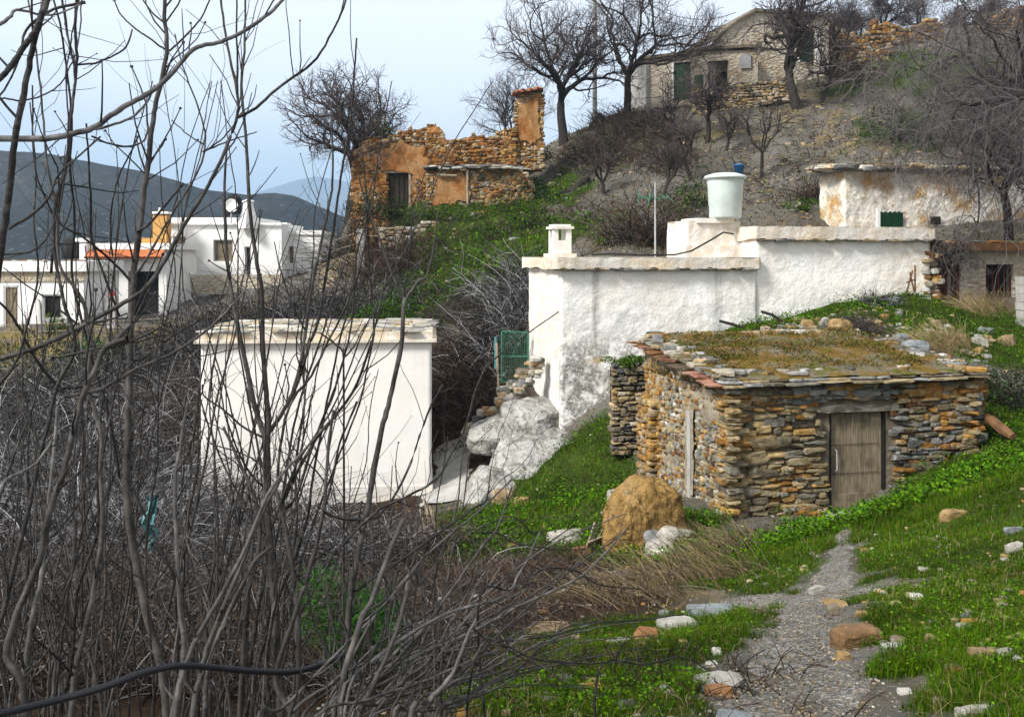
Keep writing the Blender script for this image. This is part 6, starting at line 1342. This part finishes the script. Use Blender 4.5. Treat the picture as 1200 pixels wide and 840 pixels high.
fig('fig_tree', 'fig tree at the left edge with thick dark stems rising out of frame', [
 ([(30,830),(8,770),(20,720),(45,660),(55,610),(72,560),(85,510),(98,462),(112,432),(123,408),(148,397)],(5.5,4.2),(2.5,2.7),FC),
 ([(8,860),(-12,770),(0,730),(8,700),(20,650),(35,590),(45,540),(56,500),(66,455),(88,405),(74,350),(63,285),(66,235),(76,205),(80,175),(84,130),(88,85),(80,45),(70,-20)],(4.0,1.8),(2.6,2.9),FD),
 ([(-40,420),(-12,360),(0,300),(6,260),(12,210),(18,160),(28,110),(38,60),(48,20),(60,-40)],(6,4.2),(2.2,2.1),FD),
 ([(-60,150),(0,92),(15,75),(28,55),(40,38),(52,10),(66,-40)],(4.5,5),(2.0,2.1),FD),
 ([(30,840),(25,815),(32,760),(40,710),(48,680),(56,600),(64,520),(68,470)],(4.2,2.4),(2.6,2.8),(.075,.071,.068)),
 ([(84,850),(85,810),(92,770),(102,730),(112,680),(120,620),(118,560),(118,505),(104,455),(105,400),(96,350),(70,310),(66,250),(55,190),(50,130),(42,60),(30,-20)],(4.8,1.3),(2.9,3.2),FC),
 ([(-20,300),(5,298),(30,296),(50,285),(66,255),(75,215),(80,150),(78,90),(85,40),(95,-10)],(1.6,1.2),(2.6,2.7),FD),
 ([(-20,135),(10,98),(25,60),(28,40),(55,15),(100,3)],(1.4,2.6),(2.3,2.4),FD),
 ([(-20,40),(10,22),(20,12),(60,18),(95,5)],(3.2,1.2),(2.2,2.3),(.12,.115,.12)),
 ([(-20,128),(0,116),(25,118),(55,110),(75,92),(92,50),(95,-10)],(1.5,1.1),(2.6,2.7),FD),
 ([(10,268),(40,250),(58,230),(68,205),(90,185),(118,160)],(2.6,1.4),(2.6,2.7),FD),
 ([(-10,600),(0,574),(10,560),(28,552),(45,540),(62,515)],(3.2,2.2),(2.4,2.6),(.075,.071,.068)),
 ([(-20,470),(0,450),(20,420),(35,370),(45,320),(40,260),(42,200),(35,120)],(2.4,1.1),(2.8,3.0),FD)], 501, 1.2)
fig('fig_tree', 'fig tree with a straight tall stem and a long bowed limb crossing the sky', [
 ([(196,845),(188,775),(172,720),(160,660),(152,610),(148,560),(150,520),(151,470),(152,420),(154,370),(157,320),(162,280),(168,230),(174,190),(178,150),(183,120),(190,90),(196,55),(193,20),(195,-30)],(6.8,3.0),(3.3,3.5),FC),
 ([(148,397),(130,405),(152,383),(160,372)],(4.2,4.2),(2.7,3.3),FC),
 ([(-40,164),(30,163),(60,162),(85,157),(110,150),(130,135),(155,120),(180,106),(200,88),(222,62),(236,54),(255,50),(280,40),(305,24),(330,2),(345,-20)],(5,2.6),(2.7,2.9),(.075,.072,.074)),
 ([(108,152),(130,147),(155,137),(172,120),(181,100)],(2.2,1.6),(2.75,2.8),(.07,.067,.07)),
 ([(-40,430),(0,420),(30,412),(60,400),(90,385),(130,363),(165,342),(190,312),(215,265),(240,225),(258,190),(272,155),(278,135),(278,110),(270,70),(263,30),(256,-20)],(4.2,1.8),(2.9,3.1),FC),
 ([(278,110),(278,60),(277,-20)],(2,1.4),(3.0,3.0),FD),
 ([(278,138),(300,126),(330,100),(365,75),(390,38),(404,4),(410,-20)],(2.4,1.5),(3.1,3.1),FD),
 ([(160,320),(168,310),(185,280),(205,245),(225,215),(238,185),(240,155),(232,125),(215,80),(205,40)],(2.2,1.2),(3.3,3.3),FC),
 ([(240,170),(220,158),(201,141)],(1.2,.9),(3.3,3.3),FD),
 ([(238,178),(258,165),(276,145)],(1.6,1.2),(3.3,3.2),FD),
 ([(238,178),(262,168),(290,158),(301,155)],(1.3,.9),(3.3,3.2),FD),
 ([(193,58),(175,45),(160,35),(140,15),(128,-15)],(1.6,1.1),(3.4,3.4),FD),
 ([(155,35),(148,55),(133,65),(112,74),(91,76)],(1.3,2),(3.3,3.2),FD),
 ([(198,60),(215,45),(235,22),(250,-10)],(1.6,1.2),(3.4,3.4),FD),
 ([(108,160),(125,168),(150,172),(168,165),(174,150)],(1.6,1.6),(2.8,3.3),FD),
 ([(160,272),(175,262),(198,235),(215,215)],(2.2,1.4),(3.4,3.4),FD),
 ([(153,330),(135,310),(118,295),(100,280),(70,262),(55,235),(40,190),(38,100)],(2.2,1.3),(3.4,3.2),FD),
 ([(60,-20),(72,40),(78,80),(84,140),(82,200),(88,260),(84,320),(96,375),(110,430),(126,480),(140,560)],(1.6,2.6),(3.2,3.5),FD),
 ([(92,-20),(88,30),(90,75),(86,110),(82,140),(80,175),(72,215),(65,260),(60,320)],(2.4,2.6),(3.1,3.2),FD),
 ([(101,145),(104,190),(106,230),(108,280),(125,330),(140,370)],(1.5,2.2),(3.2,3.4),FD),
 ([(163,158),(150,185),(140,205),(131,240),(130,280),(132,300)],(1.2,1.6),(3.4,3.5),FD),
 ([(75,465),(120,455),(160,432),(200,415),(240,388),(275,355),(290,335)],(3,1.4),(3.0,3.3),FC),
 ([(70,455),(110,450),(140,430),(170,418),(205,392),(240,372)],(1.8,1.1),(3.1,3.4),FD),
 ([(66,450),(45,425),(20,380),(0,355),(-20,340)],(2.6,1.8),(3.0,2.8),FD)], 502, 1.2)
fig('fig_tree', 'many stemmed fig tree standing in front of the white shed', [
 ([(330,845),(325,760),(320,680),(315,620),(314,560),(313,520),(315,490)],(6.6,5.2),(3.6,3.7),FC),
 ([(315,490),(312,460),(308,400),(307,345),(300,300),(292,240),(288,160),(283,100),(287,50),(288,-20)],(4.2,1.5),(3.7,3.8),FC),
 ([(313,520),(300,480),(288,427),(275,363),(267,307),(263,243),(264,200),(266,165)],(4.4,1.6),(3.7,3.8),FC),
 ([(315,507),(333,480),(347,447),(357,397),(363,350),(377,280),(387,235),(390,200),(388,125)],(3.2,1.5),(3.7,3.8),FC),
 ([(333,480),(347,453),(362,405),(372,380),(381,330),(390,273),(395,240),(402,190),(410,150),(415,90),(418,45)],(2.8,1.4),(3.7,3.9),FD),
 ([(325,560),(332,500),(345,465),(365,440),(385,400),(405,360),(420,320),(428,285),(430,255)],(2.4,1.2),(3.6,3.7),FD),
 ([(322,600),(345,585),(367,520),(385,475),(400,430),(412,380),(418,300),(435,245),(440,200)],(2.6,1.2),(3.6,3.8),FD),
 ([(330,590),(367,520),(413,460),(433,407),(438,380),(432,307),(430,240),(425,180)],(2.4,1.4),(3.7,3.8),FD),
 ([(395,845),(400,760),(403,610),(403,500),(402,420),(395,405),(375,390)],(2.2,1.4),(3.6,3.7),FD),
 ([(402,420),(415,405),(428,380)],(1.4,1),(3.7,3.7),FD),
 ([(313,515),(285,500),(262,480),(240,465),(237,450)],(2,1.2),(3.7,3.7),FD),
 ([(315,575),(290,550),(265,490),(258,450),(250,425)],(1.8,1.1),(3.7,3.7),FD),
 ([(345,845),(323,797),(340,737),(361,673),(379,600),(385,520),(391,480)],(4.6,2.2),(3.3,3.4),FC),
 ([(379,600),(390,560),(398,520),(418,470)],(2.2,1.6),(3.4,3.5),FD),
 ([(420,850),(408,728),(421,643),(434,578),(447,505),(457,467),(470,407),(473,360),(475,350)],(5.2,3.2),(3.2,3.3),FC),
 ([(475,352),(460,323),(445,280),(430,240),(420,205)],(2.2,1.3),(3.3,3.3),FC),
 ([(475,352),(490,330),(500,323),(508,290),(513,247)],(2.2,1.2),(3.3,3.3),FC),
 ([(473,350),(478,310),(483,250),(484,238)],(1.6,1.1),(3.3,3.3),FD),
 ([(290,700),(304,640),(300,590),(280,540),(262,500)],(4,2.2),(3.6,3.7),FC),
 ([(350,760),(345,680),(330,600),(322,570)],(4.4,3.2),(3.5,3.6),FC)], 503, .9)
fig('fig_tree', 'sprawling fig clump whose branches sweep right over the brambles', [
 ([(205,850),(220,771),(246,720),(284,651),(314,579),(345,540),(390,490)],(4.4,1.8),(2.5,2.9),FC),
 ([(225,850),(235,790),(250,740),(275,680),(308,600),(330,560)],(4.6,2.6),(2.6,2.9),FC),
 ([(240,850),(245,780),(267,720),(297,660),(318,640)],(4,2.6),(2.7,2.9),FC),
 ([(200,860),(215,770),(210,700),(205,570),(212,520),(220,470)],(4.6,2.2),(3.0,3.1),(.075,.071,.068)),
 ([(400,850),(421,733),(434,707),(455,650),(473,608)],(5,4.2),(2.5,2.7),FC),
 ([(420,850),(434,810),(456,763),(473,711),(479,673)],(4.6,3.2),(2.5,2.6),FC),
 ([(380,600),(404,608),(434,608),(451,596),(477,553),(501,484),(520,450)],(2.4,1.6),(3.0,3.2),FD),
 ([(400,640),(440,600),(480,580),(512,560),(530,530),(545,500),(560,450),(580,420),(655,365)],(2.2,1.1),(2.9,3.3),FD),
 ([(410,720),(420,690),(483,647),(553,597),(570,585),(575,550)],(2.6,1.2),(2.6,3.0),FD),
 ([(400,820),(440,800),(477,773),(553,740),(607,710),(673,680),(707,650),(733,620)],(3.2,1.2),(2.5,3.0),(.075,.071,.068)),
 ([(390,840),(427,813),(487,747),(530,690),(565,640),(583,617),(600,570)],(3.4,1.2),(2.5,3.0),FC),
 ([(405,830),(440,773),(520,720),(587,700),(610,670),(633,623)],(3,1.2),(2.5,2.9),(.075,.071,.068)),
 ([(480,850),(503,820),(530,790),(547,747),(557,727)],(4.6,2.0),(2.4,2.5),(.06,.056,.053)),
 ([(460,850),(487,833),(530,800),(560,790),(620,760),(653,747),(700,735),(753,728)],(3.2,1.0),(2.4,2.9),FC),
 ([(565,625),(583,624),(607,637),(653,643),(687,643)],(1.8,1.0),(2.9,3.1),FD),
 ([(560,715),(600,690),(637,667),(673,668),(703,685),(750,690)],(1.8,1.0),(2.8,3.1),FD),
 ([(555,770),(633,773),(703,777),(753,770)],(1.9,1.1),(2.6,2.8),FD),
 ([(520,745),(580,750),(640,745),(700,730),(757,725),(800,720)],(2,1.1),(2.6,3.0),FD),
 ([(430,860),(470,800),(505,770),(550,690),(560,660)],(3,1.4),(2.6,2.9),FC),
 ([(440,850),(480,790),(500,740),(520,700),(530,640)],(2.6,1.2),(2.7,3.0),FC),
 ([(300,850),(330,830),(390,770),(440,720),(500,650),(560,600),(600,560)],(3,1.2),(2.6,3.1),FC),
 ([(330,860),(400,790),(440,720),(470,690),(490,640)],(3,1.6),(2.6,2.9),FC),
 ([(360,860),(430,820),(490,800),(560,770),(590,760)],(2.6,1.2),(2.4,2.7),FC),
 ([(560,620),(600,605),(625,625),(636,622)],(1.3,1.0),(3.0,3.1),FD),
 ([(700,790),(757,778),(800,770),(830,785)],(1.8,1.0),(2.9,3.1),FD)], 504, 1.0)
# young straight shoots rising out of the thicket
r9 = RS(77); shoots = []
for k in range(80):
    px = r9.uniform(-10, 520); top = r9.uniform(300, 660) if px < 330 else r9.uniform(450, 690); pts_ = [(px, 850)]; x = px; dx = r9.normal(.05, .22)
    for y in np.arange(780, top, -60): x += dx*60+r9.normal(0, 6); pts_.append((x, y))
    pts_.append((x+dx*30, top)); d = r9.uniform(3.0, 5.5); shoots.append((pts_, (r9.uniform(1.3, 2.9), .8), (d, d+r9.uniform(0, .5)), np.array(FC)*r9.uniform(.3, 1.2)))
for k in range(46):                                            # dark wavering shoots that reach up in front of the village
    px = r9.uniform(-20, 330); top = r9.uniform(20, 380); pts_ = [(px, 850)]; x = px; dx = r9.normal(.08, .16)
    for y in np.arange(770, top, -75): dx += r9.normal(0, .05); x += dx*75+r9.normal(0, 7); pts_.append((x, y))
    d = r9.uniform(2.8, 4.4); shoots.append((pts_, (r9.uniform(1.6, 3.0), .8), (d, d+r9.uniform(0, .5)), np.array(FD)*r9.uniform(.7, 2.2)))
for k in range(26):                                            # low branches sweeping to the right
    a = (r9.uniform(330, 520), 855); b = (r9.uniform(520, 770), r9.uniform(600, 815)); pts_ = [a]
    for t in (.25, .5, .75, 1): pts_.append((a[0]+(b[0]-a[0])*t, a[1]+(b[1]-a[1])*(t**.75)+r9.normal(0, 6)))
    d = r9.uniform(2.4, 3.0); shoots.append((pts_, (r9.uniform(1.6, 3.0), .8), (d, d+.5), np.array(FC)*r9.uniform(.4, 1.9)))
fig('fig_suckers', 'crowd of thin straight grey suckers shooting up between the fig trunks', shoots, 505, .8)

# ------------------------------------------------------------------ air
hm = bpy.data.materials.new('haze_air'); hm.use_nodes = True; ht = hm.node_tree; ht.nodes.clear()
pv = ht.nodes.new('ShaderNodeVolumePrincipled'); pv.inputs['Color'].default_value = (.50, .72, 1.0, 1); pv.inputs['Density'].default_value = 2.6e-4; pv.inputs['Anisotropy'].default_value = .1
ho = ht.nodes.new('ShaderNodeOutputMaterial'); ht.links.new(pv.outputs['Volume'], ho.inputs['Volume'])
hb = MB().box((-5200, -40, -330), (3600, 7700, 560)).build('haze', hm); hb['kind'] = 'stuff'; hb['label'] = 'pale blue haze in the air over the valley'; hb['category'] = 'haze'

for k, (px, py, w_, h_) in enumerate([(530,262,.8,.5),(575,285,.9,.5),(500,325,.8,.6),(615,270,.7,.5),(545,350,.8,.6),(470,360,.8,.6),(600,250,.9,.6),(640,235,.8,.5),(505,262,.6,.5)]):
    shrub('low dark green shrub dotted on the slope between the ruin and the white house', px, py, w_, h_, 520, .09, DG+GR[2:3], 260+k, group='low shrubs below the ruin')
thicket('fallen_twigs', 'dark fallen twigs lying on the ground beside the path', [(850,790,.5,60,.22),(800,800,.5,70,.24),(760,790,.5,60,.25),(880,775,.3,30,.16),(700,780,.5,60,.28),(830,825,.4,50,.2)], BT[:2]+GT[2:4], 207)

shrub('dark green bush at the foot of the left end of the ruin', 432, 250, 1.2, .9, 1500, .10, DG+BT[:1], 280, Y=43.8)
shrub('small dark bush in front of the ruin doorway', 462, 254, .9, .5, 900, .10, DG+GR[2:3], 281, Y=43.2)
